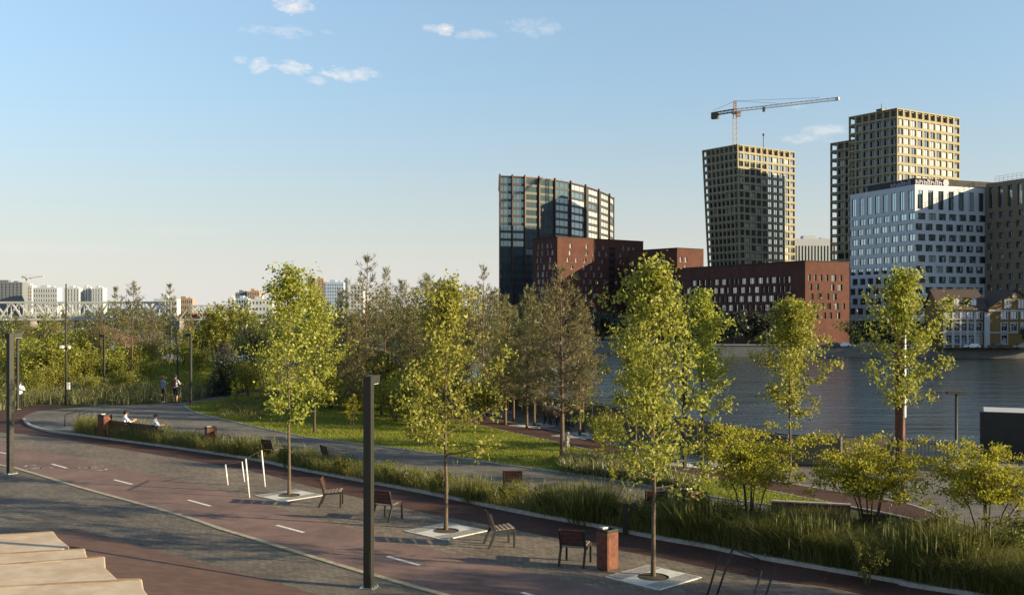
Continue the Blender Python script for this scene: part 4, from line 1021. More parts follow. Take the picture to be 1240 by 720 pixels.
def pine_meshes(seed, h, rad, clear=.28, mat=None, tuft=13, ln=.24, wd=.034, whorl=.42, br=5, open_top=True, dens=1.0, low=None, r0=.085, bark=None):
    r = random.Random(seed); rs = np.random.RandomState(seed); mb = MB(); bend = (r.uniform(-.2, .2), r.uniform(-.2, .2))
    ax = lambda z: Vector((bend[0] * (z / h) ** 2, bend[1] * (z / h) ** 2, z))
    mb.tube([ax(h * k / 9) - Vector((0, 0, .15 if k == 0 else 0)) for k in range(10)], [r0 * (1.15 if k == 0 else 1) * (1 - .9 * k / 9) for k in range(10)], 7)
    C = []; D = []; z = h * clear; i = 0
    while z < h * .985:
        tz = (z / h - clear) / (1 - clear)
        prof = min(1, .55 + 1.6 * tz) if tz < .28 else max(.12, 1 - ((tz - .28) / .72) ** 1.25 * .86)
        nb = br if tz < .8 else max(3, br - 1)
        for b in range(nb):
            az = 2 * PI * (b + r.uniform(-.25, .25)) / nb + i * 1.1; Ln = rad * prof * r.uniform(.65, 1.22); e = R(r.uniform(2, 24) + 26 * tz)
            p0 = ax(z + r.uniform(-.1, .1)); d = Vector((math.cos(az) * math.cos(e), math.sin(az) * math.cos(e), math.sin(e)))
            p1 = p0 + d * Ln * .55 + Vector((0, 0, -.03)); p2 = p0 + d * Ln + Vector((0, 0, .10 * Ln))
            mb.tube([p0, p1, p2], [.022 * (1 - .5 * tz), .014, .006], 4, cap=False)
            nt = max(2, int(Ln / .26 * dens))
            for k in range(nt):
                s = .30 + .72 * (k + r.random() * .5) / nt; q = p0.lerp(p2, s)
                lat = Vector((-d.y, d.x, 0)) * r.uniform(-1, 1) * .32 * Ln * (1.1 - s * .5) + Vector((0, 0, r.uniform(-.06, .12)))
                tip = q + lat; mb.tube([q, tip], [.006, .004], 3, cap=False)
                n = int(rs.poisson(tuft)); dv = rs.normal(size=(n, 3)) * .75 + np.array(d) * .6 + np.array(lat.normalized() if lat.length else (0, 0, 1)) * .5 + np.array([0, 0, .45])
                dv /= np.linalg.norm(dv, axis=1, keepdims=True) + 1e-9
                C.append(np.array(tip) + rs.normal(size=(n, 3)) * .05); D.append(dv)
        z += whorl * r.uniform(.75, 1.2) * (1.25 if (open_top and tz > .55) else 1); i += 1
    q = ax(h * .97); n = 40; dv = rs.normal(size=(n, 3)) * .5 + np.array([0, 0, .8]); dv /= np.linalg.norm(dv, axis=1, keepdims=True); C.append(np.tile(np.array(q), (n, 1)) + rs.normal(size=(n, 3)) * .08); D.append(dv)
    return mb.mesh('pine_trunk', bark or M['bark_pine']), needles('pine_crown', np.concatenate(C), np.concatenate(D), ln, wd, mat or M['needle'], rs)
def bush_meshes(seed, w, h, stems=6, mat=None, leaf=.13, n=2600, flat=False, clear=.3, bark=None, sr=.016, ncl=60):
    """many stemmed shrub: stems fanning out of one base, leaf sprays in an uneven crown"""
    r = random.Random(seed); rs = np.random.RandomState(seed); mb = MB(); cl = []
    for i in range(stems):
        az = 2 * PI * i / stems + r.uniform(-.4, .4); rd = w / 2 * r.uniform(.25, .85); top = h * r.uniform(.72, .98)
        b = Vector((.07 * math.cos(az), .07 * math.sin(az), -.05)); m1 = Vector((rd * .35 * math.cos(az), rd * .35 * math.sin(az), top * .45)); e = Vector((rd * math.cos(az), rd * math.sin(az), top))
        mb.tube([b, b.lerp(m1, .5) + Vector((r.uniform(-.04, .04), r.uniform(-.04, .04), 0)), m1, m1.lerp(e, .6), e], [sr * 1.3, sr * 1.1, sr, sr * .6, sr * .25], 5, cap=False)
        for k in range(max(3, ncl // stems)):
            s = r.uniform(.1, 1.0); q = m1.lerp(e, s)
            o_ = Vector((r.gauss(0, 1), r.gauss(0, 1), r.gauss(0, .5 if flat else .8))) * w * (.16 if flat else .13); t_ = q + o_
            if t_.z < h * clear: t_.z = h * clear + r.uniform(0, .25) * h
            mb.tube([q, q.lerp(t_, .6) + Vector((0, 0, .02)), t_], [sr * .35, sr * .25, sr * .15], 3, cap=False); cl.append(t_)
    C = np.concatenate([np.array(q) + rs.normal(size=(max(1, n // len(cl)), 3)) * np.array([.058 if flat else .07, .058 if flat else .07, .026 if flat else .07]) * w * .72 for q in cl])
    return mb.mesh('shrub_stems', bark or M['bark_dark']), leaves('shrub_crown', C, leaf, mat or M['leaf_shrub'], rs)
def spruce_meshes(seed, h, rad, mat=None):
    r = random.Random(seed); rs = np.random.RandomState(seed); mb = MB(); C = []; D = []
    mb.tube([(0, 0, -.1), (0, 0, h * .97)], [.09, .01], 6); z = h * .05
    while z < h * .97:
        Ln = rad * (1 - z / h) + .06
        for b in range(8):
            az = 2 * PI * b / 8 + r.uniform(0, .8); l = Ln * r.uniform(.7, 1.15); d = Vector((math.cos(az), math.sin(az), -.18))
            p2 = Vector((0, 0, z)) + d * l + Vector((0, 0, .12 * l)); mb.tube([(0, 0, z), p2], [.014, .005], 3, cap=False)
            for k in range(max(2, int(l / .14))):
                s = (k + r.random()) / max(2, int(l / .14)); q = Vector((0, 0, z)).lerp(p2, s); n = 14
                dv = rs.normal(size=(n, 3)) * .7 + np.array(d) * .8; dv /= np.linalg.norm(dv, axis=1, keepdims=True)
                C.append(np.array(q) + rs.normal(size=(n, 3)) * .06); D.append(dv)
        z += .20
    return mb.mesh('spruce_trunk', M['bark_dark']), needles('spruce_crown', np.concatenate(C), np.concatenate(D), .16, .04, mat or M['needle_dark'], rs)

# --- the young maples of the paving row ---------------------------------------------
GR_ROW = 'young maples set in pale slabs along the cycle lane'
GR_PROM = 'young maples around the riverside promenade'
mp_specs = [
 # px, py, top, crown bottom, half width px, seed, label, group
 (350, 598, 322, 512, 55, 11, 'young maple in a bright pale slab, leftmost of the three beside the cycle lane', GR_ROW),
 (540, 641, 340, 556, 60, 25, 'young maple beside the cycle lane, between the square lamp post and the middle chair', GR_ROW),
 (791, 697, 318, 600, 76, 33, 'tallest looking young maple in front, right of the rusted litter bin', GR_ROW),
 (957, 575, 364, 506, 44, 47, 'slender young maple on the promenade standing clear against the river', GR_PROM),
 (1093, 600, 326, 496, 52, 58, 'young maple beside the tall red mast, in front of the river', GR_PROM),
 (770, 548, 400, 512, 42, 66, 'young maple behind the frontmost maple, on its left side, by the fence', GR_PROM),
 (851, 568, 352, 504, 40, 71, 'young maple showing right behind the frontmost maple, beside a dark post', GR_PROM),
 (381, 524, 352, 486, 38, 84, 'maple with a dark thick trunk on the lawn, right behind the leftmost row maple', 'maples standing on the lawn'),
]
for (px, py, top, cb, hw, seed, lab, gp) in mp_specs:
    g = G(px, py); h = CAMZ - (top - HY) * g.y / F; cl = CAMZ - (cb - HY) * g.y / F; rad = hw * g.y / F
    near = g.y < 36
    tm, cm2 = maple_meshes(seed, h, max(.9, cl + .1), rad * 1.12, 28, leaf=.098 if near else .118, dens=1.2 if near else 1.0, bark=M['bark_dark'] if px == 381 else None, r0=.075 if px == 381 else .056)
    tree_parts(thing('maple_tree', lab, 'tree', g, 0, gp), tm, cm2)
# park trees outside the frame on the sunny side, they only throw the long shade over the right corner
for k, (x, y, s) in enumerate([(19.0, 17.6, 91)]):
    tm, cm2 = bush_meshes(s, 4.2, 6.2, 7, M['leaf_green'], .17, 5200, clear=.22, sr=.05, ncl=90)
    tree_parts(thing('park_tree', ['broad park tree beyond the right edge, beside the planting bed', 'broad park tree beyond the right edge, farther along the running track', 'broad park tree beyond the right edge, closest to the paving'][k], 'tree', (x, y, 0)), tm, cm2)

# --- pines ---------------------------------------------------------------------------
PV = {}
PV['open'] = [pine_meshes(101 + i, 9.0, 1.75, .30, tuft=11, whorl=.50, br=5, dens=.95, wd=.036) for i in range(2)]
PV['full'] = [pine_meshes(111 + i, 8.0, 1.9, .18, M['needle'] if i else M['needle_brown'], tuft=15, ln=.21, wd=.030, whorl=.34, br=6, dens=1.45, open_top=False) for i in range(3)]
PV['brown'] = [pine_meshes(121 + i, 8.0, 2.0, .24, r0=.11, mat=M['needle_brown'], tuft=12, ln=.22, wd=.026, whorl=.36, br=6, dens=1.5, open_top=True) for i in range(2)]
PV['slim'] = [pine_meshes(131 + i, 8.0, 1.35, .42, M['needle'], tuft=12, ln=.26, wd=.042, whorl=.48, br=5, dens=.9) for i in range(2)]
HT = {'open': 9.0, 'full': 8.0, 'brown': 8.0, 'slim': 8.0}
G_PW = 'pines of the small wood behind the lawn'; G_PL = 'slim pines on the rise at the left'
pines = [
 # px, base Y, top py, kind, variant, width factor, label, group
 (443, 60, 307, 'open', 0, 1.0, 'tallest pine with a sparse open top, above the square lamp post', G_PW),
 (681, 42.4, 323, 'brown', 0, 1.0, 'olive brown pine standing alone on the lawn in front of the seated people', 'pines standing alone'),
 (466, 66, 328, 'open', 1, .9, 'pine close behind the tallest one, on its right', G_PW),
 (514, 63, 333, 'full', 0, 1.0, 'pine with a narrow tip just left of the second row maple', G_PW),
 (487, 69, 342, 'full', 1, 1.0, 'dense pine in the dark middle of the small wood', G_PW),
 (585, 60, 326, 'open', 1, .85, 'sparse topped pine right of the second row maple', G_PW),
 (612, 55, 358, 'brown', 1, .85, 'olive brown pine under the left edge of the glass tower', G_PW),
 (638, 53, 348, 'full', 2, .9, 'olive pine left of the one standing alone on the lawn', G_PW),
 (706, 52, 362, 'brown', 1, .75, 'olive brown pine half behind the one on the lawn, on its right', G_PW),
 (660, 57, 352, 'brown', 0, .8, 'thin pine between two brown pines, in front of the red brick block', G_PW),
 (417, 70, 352, 'full', 2, .95, 'dense pine at the left end of the small wood', G_PW),
 (398, 76, 366, 'brown', 0, 1.0, 'low olive pine behind the dark trunked maple', G_PW),
 (552, 66, 352, 'full', 1, .9, 'pine hidden behind the second row maple', G_PW),
 (566, 69, 345, 'brown', 1, .9, 'pine rising behind the right shoulder of the second row maple', G_PW),
 (444, 76, 366, 'full', 0, 1.05, 'pine deep behind the trunk of the tallest one', G_PW),
 (532, 71, 350, 'brown', 0, .9, 'pine at the rear edge of the small wood, facing the river', G_PW),
 (160, 80, 340, 'slim', 0, 1.0, 'tallest pine on the left, right of the rusty pavilion roof', G_PL),
 (206, 92, 346, 'slim', 1, .9, 'slim pine on the grassy hill with a bare lower trunk', G_PL),
 (140, 92, 350, 'slim', 1, .85, 'thin pine just left of the tallest left pine', G_PL),
 (121, 95, 372, 'brown', 1, .9, 'brownish pine behind the rusty pavilion', G_PL),
 (182, 98, 366, 'brown', 0, .9, 'brownish pine between the two slim pines on the left', G_PL),
 (66, 98, 384, 'brown', 1, .9, 'olive pine left of the slender camera pole', G_PL),
 (32, 96, 382, 'brown', 0, .9, 'olive pine near the left edge behind the willows', G_PL),
 (98, 104, 386, 'full', 2, .8, 'olive pine between the camera pole and the pavilion roof', G_PL),
 (395, 68, 372, 'full', 1, 1.0, 'short dense pine just right of the dark trunked maple', G_PW),
 (428, 58, 378, 'full', 0, .9, 'short dense pine left of the tallest one, close to the path', G_PW),
 (498, 60, 372, 'full', 2, 1.0, 'short dense pine low in the front of the small wood', G_PW),
 (470, 74, 352, 'brown', 1, 1.1, 'pine filling the gap right of the tallest one', G_PW),
 (596, 66, 350, 'full', 0, 1.0, 'pine behind the sparse topped one, near the glass tower', G_PW),
 (622, 62, 372, 'full', 1, .9, 'short pine between the promenade trees', G_PW),
 (540, 74, 362, 'full', 2, 1.1, 'pine low behind the second row maple near the water', G_PW),
 (20, 106, 384, 'full', 1, 1.1, 'dense pine at the far left, under the bridge', G_PL), (52, 110, 385, 'full', 2, 1.1, 'dense pine far left below the cream block', G_PL), (82, 112, 383, 'brown', 1, 1.1, 'olive pine under the three white slabs', G_PL), (150, 108, 376, 'full', 1, 1.1, 'dense pine behind the tallest left pine', G_PL), (172, 112, 378, 'brown', 0, 1.1, 'olive pine far behind, between the slim pines', G_PL), (196, 110, 380, 'full', 2, 1.2, 'dense pine behind the hill on the left', G_PL), (252, 112, 384, 'full', 1, 1.0, 'dense pine below the red rail cars', G_PL), (284, 106, 388, 'brown', 1, 1.0, 'olive pine below the blue glazed office', G_PL),
 (228, 104, 372, 'brown', 1, .8, 'olive pine behind the hill, below the shorter truss bridge', G_PL),
]
for (px, Y, top, kd, v, wf, lab, gp) in pines:
    x = (px - HX) / F * Y; z = gz(x, Y); h = CAMZ - (top - HY) * Y / F - z; s = h / HT[kd]
    o = thing('pine_tree', lab, 'tree', (x, Y, z - .02), rng.uniform(0, 6.28), gp); o.scale = (s * wf, s * wf, s)
    tree_parts(o, *PV[kd][v])
g = G(270, 478); sm = spruce_meshes(7, 4.0, 1.5)
tree_parts(thing('spruce_tree', 'small dark conical spruce beside the path fork', 'tree', g), *sm)

# --- willows, shrubs and saplings at the left and middle ------------------------------
BV = {}
BV['willow'] = [bush_meshes(201 + i, 4.6, 3.4, 9, M['leaf_willow'], .17, 3600, clear=.10, sr=.02, ncl=110) for i in range(3)]
BV['green'] = [bush_meshes(211 + i, 4.2, 4.6, 8, M['leaf_green'], .17, 3600, clear=.12, sr=.025, ncl=100) for i in range(2)]
BV['upright'] = [bush_meshes(221 + i, 2.6, 5.0, 7, M['leaf_willow'], .15, 2800, clear=.14, sr=.022, ncl=80) for i in range(2)]
shr = [
 (30, 84, 1.05, 'willow', 0, 'golden willow shrub nearest the left edge'), (58, 80, 1.1, 'willow', 1, 'broad golden willow shrub left of the camera pole'), (92, 82, .72, 'willow', 2, 'golden willow shrub right of the camera pole'),
 (42, 98, .85, 'green', 0, 'green shrub behind the golden willows'), (122, 88, .55, 'willow', 0, 'willow shrub in front of the rusty pavilion'), (186, 100, .8, 'green', 1, 'green shrub at the foot of the tallest left pine'),
 (66, 106, .85, 'upright', 0, 'upright yellowish young tree behind the camera pole'), (10, 104, .8, 'green', 1, 'green shrub cut by the left edge'),
 (236, 96, 1.0, 'upright', 1, 'upright pale green young tree right of the grassy hill'), (256, 92, 1.05, 'upright', 0, 'upright pale green young tree behind the spruce, left of it'), (276, 90, 1.1, 'upright', 1, 'upright pale green young tree directly above the spruce'), (296, 86, 1.15, 'upright', 0, 'upright pale green young tree right of the spruce'),
 (318, 80, 1.25, 'green', 0, 'dense green tree left behind the leftmost row maple'), (338, 84, 1.2, 'green', 1, 'dense green tree hidden behind the leftmost row maple'), (300, 74, .7, 'willow', 1, 'low golden shrub at the far lawn corner'), (368, 78, 1.15, 'green', 0, 'dense green tree right of the leftmost row maple'),
 (400, 64, .75, 'willow', 2, 'golden shrub beneath the small wood, left of the lamp post'), (478, 57, .72, 'willow', 0, 'golden shrub on the lawn right of the lamp post top'), (505, 55, .7, 'willow', 1, 'golden shrub on the lawn beside the second row maple'), (430, 62, .6, 'willow', 0, 'golden shrub low behind the lamp post'),
 (462, 60, .8, 'upright', 1, 'upright golden shrub beneath the small wood'), (585, 58, .6, 'willow', 1, 'low golden shrub right of the second row maple'), (735, 46, .42, 'willow', 2, 'small golden shrub by the fence, left of the frontmost maple'),
 (310, 96, 1.1, 'upright', 1, 'pale green young tree near the red rail cars'), (168, 92, .8, 'willow', 2, 'golden willow shrub on the left slope of the grassy hill'), (222, 86, .5, 'willow', 0, 'low golden shrub behind the walking couple, right of them'), (112, 74, .42, 'willow', 1, 'low golden shrub in the meadow grass near the path'), (150, 76, .5, 'willow', 2, 'low golden shrub in the meadow left of the walking couple'), (412, 66, .75, 'green', 0, 'dark green understory bush at the left of the small wood'), (446, 68, .7, 'green', 1, 'dark green understory bush behind the lamp post top'), (482, 64, .65, 'green', 0, 'dark green understory bush in the middle of the small wood'), (520, 62, .6, 'green', 1, 'dark green understory bush left of the second row maple'), (556, 62, .6, 'green', 0, 'dark green understory bush behind the second row maple'), (590, 60, .5, 'green', 1, 'dark green understory bush right of the second row maple'), (614, 64, .5, 'green', 0, 'dark green understory bush among the promenade trees'), (505, 72, .8, 'green', 1, 'dark green understory bush at the water side of the small wood'), (430, 76, .9, 'green', 0, 'dark green understory bush at the back of the small wood'), (100, 100, .8, 'green', 0, 'green bush left of the rusty pavilion'), (176, 94, .6, 'green', 1, 'green bush right of the rusty pavilion'), (250, 104, 1.0, 'green', 0, 'green bush behind the spruce'), (282, 100, 1.0, 'green', 1, 'green bush behind the pale young trees'),
 (40, 74, .5, 'willow', 1, 'low willow shrub in the meadow near the left edge person'), (66, 76, .6, 'willow', 2, 'low willow shrub in the meadow left of the camera pole'), (100, 90, .9, 'willow', 0, 'willow shrub below the pavilion, left of the meadow lamp post'), (134, 84, .75, 'willow', 1, 'willow shrub just right of the meadow lamp post'), (152, 92, .9, 'willow', 0, 'willow shrub right of the pavilion, below the tallest left pine'), (178, 82, .45, 'willow', 2, 'low willow shrub at the foot of the grassy hill, left side'), (116, 98, .9, 'green', 1, 'green bush under the rusty pavilion'), (84, 96, 1.0, 'willow', 1, 'big willow shrub behind the camera pole'), (14, 90, 1.0, 'willow', 2, 'willow shrub cut by the left edge post'), (240, 84, .55, 'willow', 0, 'golden shrub between the lawn lamp post and the spruce'), (262, 96, 1.0, 'upright', 1, 'tall pale young tree right above the spruce tip'), (286, 80, .6, 'willow', 2, 'golden shrub right of the spruce'),
 (220, 108, .9, 'upright', 0, 'pale green young tree under the end of the long bridge'), (352, 92, 1.2, 'green', 1, 'dense green tree beneath the white low block'),
]
for (px, Y, s, kd, v, lab) in shr:
    x = (px - HX) / F * Y; o = thing('willow_shrub' if kd == 'willow' else 'young_tree', lab, 'shrub' if kd == 'willow' else 'tree', (x, Y, gz(x, Y) - .03), rng.uniform(0, 6.28), 'shrubs and young trees of the left meadow' if px < 390 else 'golden shrubs on the lawn', s)
    tree_parts(o, *BV[kd][v])
sap = bush_meshes(231, .9, 1.7, 4, M['leaf_shrub'], .10, 420, clear=.25, sr=.012, ncl=20)
for (px, py, s, lab) in [(286, 492, 1.0, 'small staked sapling on the lawn near the path fork'), (427, 520, 1.0, 'small sapling on the lawn left of the square lamp post'), (725, 556, .75, 'tiny sapling at the lawn edge below the pine'), (742, 590, .5, 'tiny leafy shrub beside the grey path')]:
    tree_parts(thing('sapling', lab, 'sapling', G(px, py), rng.uniform(0, 6), 'small saplings on the lawn', s), *sap)
# serviceberry shrubs in the right bed
for (px, py, w, h, seed, lab) in [(908, 648, 2.9, 3.0, 301, 'many stemmed golden shrub in the bed, leftmost of the three'), (1053, 664, 3.1, 3.0, 302, 'many stemmed golden shrub in the bed, in front of the red backed chair'), (1196, 676, 3.1, 3.0, 303, 'many stemmed golden shrub in the bed at the right edge')]:
    o = thing('serviceberry_shrub', lab, 'shrub', G(px, py), 0, 'many stemmed golden shrubs in the right bed'); tree_parts(o, *bush_meshes(seed, w, h, 7, M['leaf_shrub'], .07, 9000, True, .47, sr=.02, ncl=150))
tm = bush_meshes(309, .8, .75, 6, M['leaf_dark'], .07, 700, clear=.1, sr=.01, ncl=40)
for (px, py, s, lab) in [(689, 521, 1.0, 'small dark shrub beside the bench with two people'), (857, 561, 1.1, 'small dark shrub beside the pale slab under the maple by the dark post')]:
    tree_parts(thing('dark_shrub', lab, 'shrub', G(px, py), 0, None, s), *tm)
# far bank trees
FT = [bush_meshes(401 + i, 9, 9.5, 6, M['leaf_dark'], .7, 1500, clear=.2, sr=.14, ncl=50) for i in range(2)]
ft = [(868, 322, .95), (888, 320, 1.15), (905, 320, 1.2), (921, 320, 1.1), (936, 321, 1.0), (952, 322, .9), (800, 330, 1.0), (822, 328, 1.0), (845, 326, .9), (700, 380, 1.2), (680, 400, 1.3), (660, 420, 1.3), (730, 360, 1.2), (755, 345, 1.1), (775, 338, 1.0), (1036, 312, .75), (1052, 312, .8), (1070, 311, .85), (1122, 309, .75), (1138, 309, .8), (640, 440, 1.5), (615, 450, 1.4), (1246, 293, .7)]
pl_ = ['left of the long brick block', 'before the middle of the long brick block', 'below the white office block', 'beside the yellow house', 'below the red brick blocks']
def wh(px): return ('below the curved glass tower' if px < 665 else 'below the tallest red brick block' if px < 740 else 'below the middle red brick block' if px < 800 else 'by the left end of the brick block' if px < 860 else 'before the long brick block' if px < 960 else 'below the white office block' if px < 1100 else 'left of the yellow house' if px < 1200 else 'at the right edge')
for k, (px, Y, s) in enumerate(ft):
    x = (px - HX) / F * Y
    where = wh(px)
    o = thing('bank_tree', ['first', 'second', 'third', 'fourth', 'fifth', 'sixth'][sum(1 for q in ft if wh(q[0]) == where and q[0] < px)] + ' dark far bank tree from the left ' + where, 'tree', (x, Y, FZ), rng.uniform(0, 6), 'dark trees on the far bank', s)
    tree_parts(o, *FT[k % 2])
for k, (x, y, s, lab) in enumerate([(169, 296, 2.3, 'unseen tall dark tree added beyond the right edge to shade the yellow house'), (176, 288, 2.3, 'second unseen dark tree added for shade beyond the right edge, farther from the house')]):
    tree_parts(thing('bank_tree', lab, 'tree', (x, y, FZ), k, 'dark trees on the far bank', s), *FT[k])  # unseen trees added out of frame to throw shade on the house
# far-off wood: countless crowns on the low hills and the far bank
rs = np.random.RandomState(5)
C = []
for _ in range(900):
    x = rs.uniform(-1000, 250); y = rs.uniform(1150, 1500); z0 = 1.0 + 6 * (y - 1150) / 350
    C.append(np.array([x, y, z0 + 2.5]) + rs.normal(size=(26, 3)) * np.array([5, 3, 2.6]))
for _ in range(500):
    x = rs.uniform(-470, -20); y = np.interp(x, [-420, -150, -50, 10], [905, 765, 530, 380]) + rs.uniform(6, 60)
    C.append(np.array([x, y, FZ + 4]) + rs.normal(size=(24, 3)) * np.array([3.0, 2, 2.2]))
tag(link('far_woods', leaves('far_woods', np.concatenate(C), 2.2, M['leaf_green'], rs)), kind='stuff')

M['leaf_dry'] = mat_leaf('dry_leaves', [(.2, .13, .05), (.3, .22, .08), (.16, .09, .04)], .1)
M['leaf_meadow'] = mat_leaf('meadow_leaves', [(.10, .11, .02), (.16, .155, .03), (.20, .18, .05), (.12, .13, .022)], .4, gloss=.02)
M['leaf_bed'] = mat_leaf('perennial_leaves', [(.07, .085, .016), (.12, .13, .024), (.17, .165, .035), (.09, .105, .018)], .4, gloss=.02)
# --- grasses -------------------------------------------------------------------------
def inside(P, poly):
    x, y = P[:, 0], P[:, 1]; r = np.zeros(len(P), bool); n = len(poly); j = n - 1
    for i in range(n):
        xi, yi = poly[i]; xj, yj = poly[j]
        c = ((yi > y) != (yj > y)) & (x < (xj - xi) * (y - yi) / (yj - yi + 1e-12) + xi); r ^= c; j = i
    return r
def sample(poly, n, rs, clump=0.0, nclump=0):
    A = np.array(poly); lo, hi = A.min(0), A.max(0); o = []
    while sum(map(len, o)) < n:
        if clump:
            c = lo + (hi - lo) * rs.rand(max(40, nclump), 2); P = np.repeat(c, 40, 0) + rs.normal(size=(len(c) * 40, 2)) * clump
        else: P = lo + (hi - lo) * rs.rand(4000, 2)
        P = P[inside(P, poly)]; o.append(P)
    o = np.concatenate(o); rs.shuffle(o); return o[:n]
def blades(name, P, h, w, mat, rs, lean=.28, hz=None, zfun=None, head=0.0):
    """curved grass blades: a lower quad and a tip, as two triangles and a bend; optional seed heads"""
    N = len(P); H = np.broadcast_to(np.asarray(h, float), (N,)) * rs.uniform(.55, 1.15, N); a = rs.uniform(0, 2 * PI, N); s = np.stack([np.cos(a), np.sin(a), np.zeros(N)], 1) * (w * rs.uniform(.6, 1.3, N))[:, None] / 2
    z0 = np.zeros(N) if zfun is None else np.array([zfun(*p) for p in P])
    b = np.concatenate([P, z0[:, None]], 1); l = rs.normal(size=(N, 2)) * lean * H[:, None]
    m_ = b + np.stack([l[:, 0] * .3, l[:, 1] * .3, H * .6], 1); t_ = b + np.stack([l[:, 0], l[:, 1], H * .98], 1)
    V = np.stack([b - s, b + s, m_ + s * .85, m_ - s * .85, m_ - s * .85, m_ + s * .85, t_ + s * .12, t_ - s * .12], 1)
    return link(name, np_mesh(name, V.reshape(-1, 3), 4, mat))
rs = np.random.RandomState(42)
def wnoise(P, f, ph=0): return .5 + .25 * np.sin(P[:, 0] * f + ph) * np.cos(P[:, 1] * f * 1.3 + ph * 2) + .25 * np.sin((P[:, 0] + P[:, 1]) * f * .6 + ph * 3 + 1.5 * np.sin(P[:, 0] * f * .37))
# bed between running track and path: thin at the left, lush at the right
Pb = sample(bed_poly, 90000, rs, .17, 700)
Pb = Pb[(wnoise(Pb, 1.1) + rs.rand(len(Pb)) * .5) > .42]
px_ = Pb[:, 0] / Pb[:, 1] * F + HX
lush = np.clip((px_ - 780) / 120, 0, 1)
hh = .34 + .56 * wnoise(Pb, 1.7, 1.0) ** 1.3 + .2 * np.clip((235 - px_) / 60, 0, 1) + lush * (.05 + .28 * wnoise(Pb, .9, 2.2))
isl = rs.rand(len(Pb)) < np.clip(lush * .5 + .3 * (wnoise(Pb, 2.1, 4.0) - .35), 0, 1)
tag(blades('bed_grass', Pb[~isl], hh[~isl], .012, M['blade'], rs), kind='stuff')
tag(blades('lush_bed_grass', Pb[isl], hh[isl], .011, M['blade_dark'], rs, .34), kind='stuff')
ex = sample([tuple(G(*q)[:2]) for q in [(790, 650), (800, 625), (900, 642), (1060, 660), (1180, 672), (1300, 690), (1300, 745), (1142, 715), (1000, 690), (890, 668)]], 70000, rs, .28, 300)
tag(blades('lush_bed_grass', ex, .34 + .66 * wnoise(ex, 1.3, .6), .011, M['blade_dark'], rs, .36), kind='stuff')
# pale seed heads standing over the bed, and broad leaved mixed plants
Ph = sample(bed_poly, 9000, rs, .22, 260); hz_ = .42 + .62 * wnoise(Ph, 1.7, 1.0) ** 1.3
tag(blades('bed_seed_grass', Ph, hz_ * 1.12, .011, M['blade_dry'], rs, .30), kind='stuff')
ex2 = ex[rs.rand(len(ex)) < .28]; tag(blades('bed_seed_grass', ex2, .42 + .62 * wnoise(ex2, 1.3, .6), .012, M['blade'], rs, .38), kind='stuff')
Pf = np.concatenate([Pb[rs.rand(len(Pb)) < .10], ex[rs.rand(len(ex)) < .16]]); hf = .30 + .65 * wnoise(Pf, 1.1, 3.0) * rs.uniform(.6, 1.1, len(Pf)); Pf = np.repeat(Pf, 9, 0) + rs.normal(size=(len(Pf) * 9, 2)) * .045; hf = np.repeat(hf, 9)
tag(link('bed_leaves', leaves('bed_leaves', np.concatenate([Pf, (.08 + hf * rs.rand(len(Pf)) ** .7)[:, None]], 1), .055, M['leaf_bed'], rs, asp=.38)), kind='stuff')
# low leafy ground cover among the grasses
Pc = sample(bed_poly, 9000, rs, .2, 300); tag(link('ground_cover', leaves('ground_cover', np.concatenate([Pc, rs.uniform(.03, .35, (len(Pc), 1))], 1), .075, M['leaf_green'], rs)), kind='stuff')
# leafy perennial clumps in the bed
PC = [bush_meshes(351 + i, .95, 1.15, 14, M['leaf_bed'], .055, 2600, clear=.06, sr=.008, ncl=110, bark=M['blade']) for i in range(3)]
for k, (px, py, s, lab) in enumerate([(345, 566, .7, 'leafy clump in the bed behind the leftmost row maple'), (415, 578, .7, 'leafy clump in the bed above the side view chair'), (470, 586, .65, 'leafy clump in the bed right of the big lamp post'), (536, 600, .7, 'leafy clump in the bed behind the second row maple'), (610, 612, .65, 'leafy clump in the bed below the lone path chair'), (655, 622, .7, 'leafy clump in the bed left of the narrow dark reeds'), (742, 637, .7, 'leafy clump in the bed left of the spotlight bollard'), (780, 643, .75, 'leafy clump in the bed between spotlight and frontmost maple'),
        (815, 648, .95, 'dark leafy clump in the bed right of the frontmost maple trunk'), (845, 651, 1.05, 'big dark leafy clump under the small orange bin'), (880, 660, 1.0, 'dark leafy clump left of the first golden shrub stems'), (940, 668, .9, 'dark leafy clump right of the first golden shrub stems'), (975, 680, .8, 'leafy clump before the rusted lawn edging'), (1020, 676, .85, 'leafy clump left of the middle golden shrub stems'), (1085, 690, .9, 'dark leafy clump right of the middle golden shrub stems'), (1135, 692, 1.2, 'tallest dark leafy clump, between the two right golden shrubs'), (1160, 708, 1.1, 'dark leafy clump near the kerb, left of the rightmost shrub'), (1215, 704, 1.15, 'dark leafy clump near the right edge by the kerb'), (1238, 690, 1.1, 'dark leafy clump cut by the right edge'), (1050, 706, .8, 'low leafy clump near the kerb, below the middle golden shrub')]):
    tree_parts(thing('perennial_clump', lab, 'plant', G(px, py), k * 1.7, 'leafy clumps in the planting bed', s), *PC[k % 3])
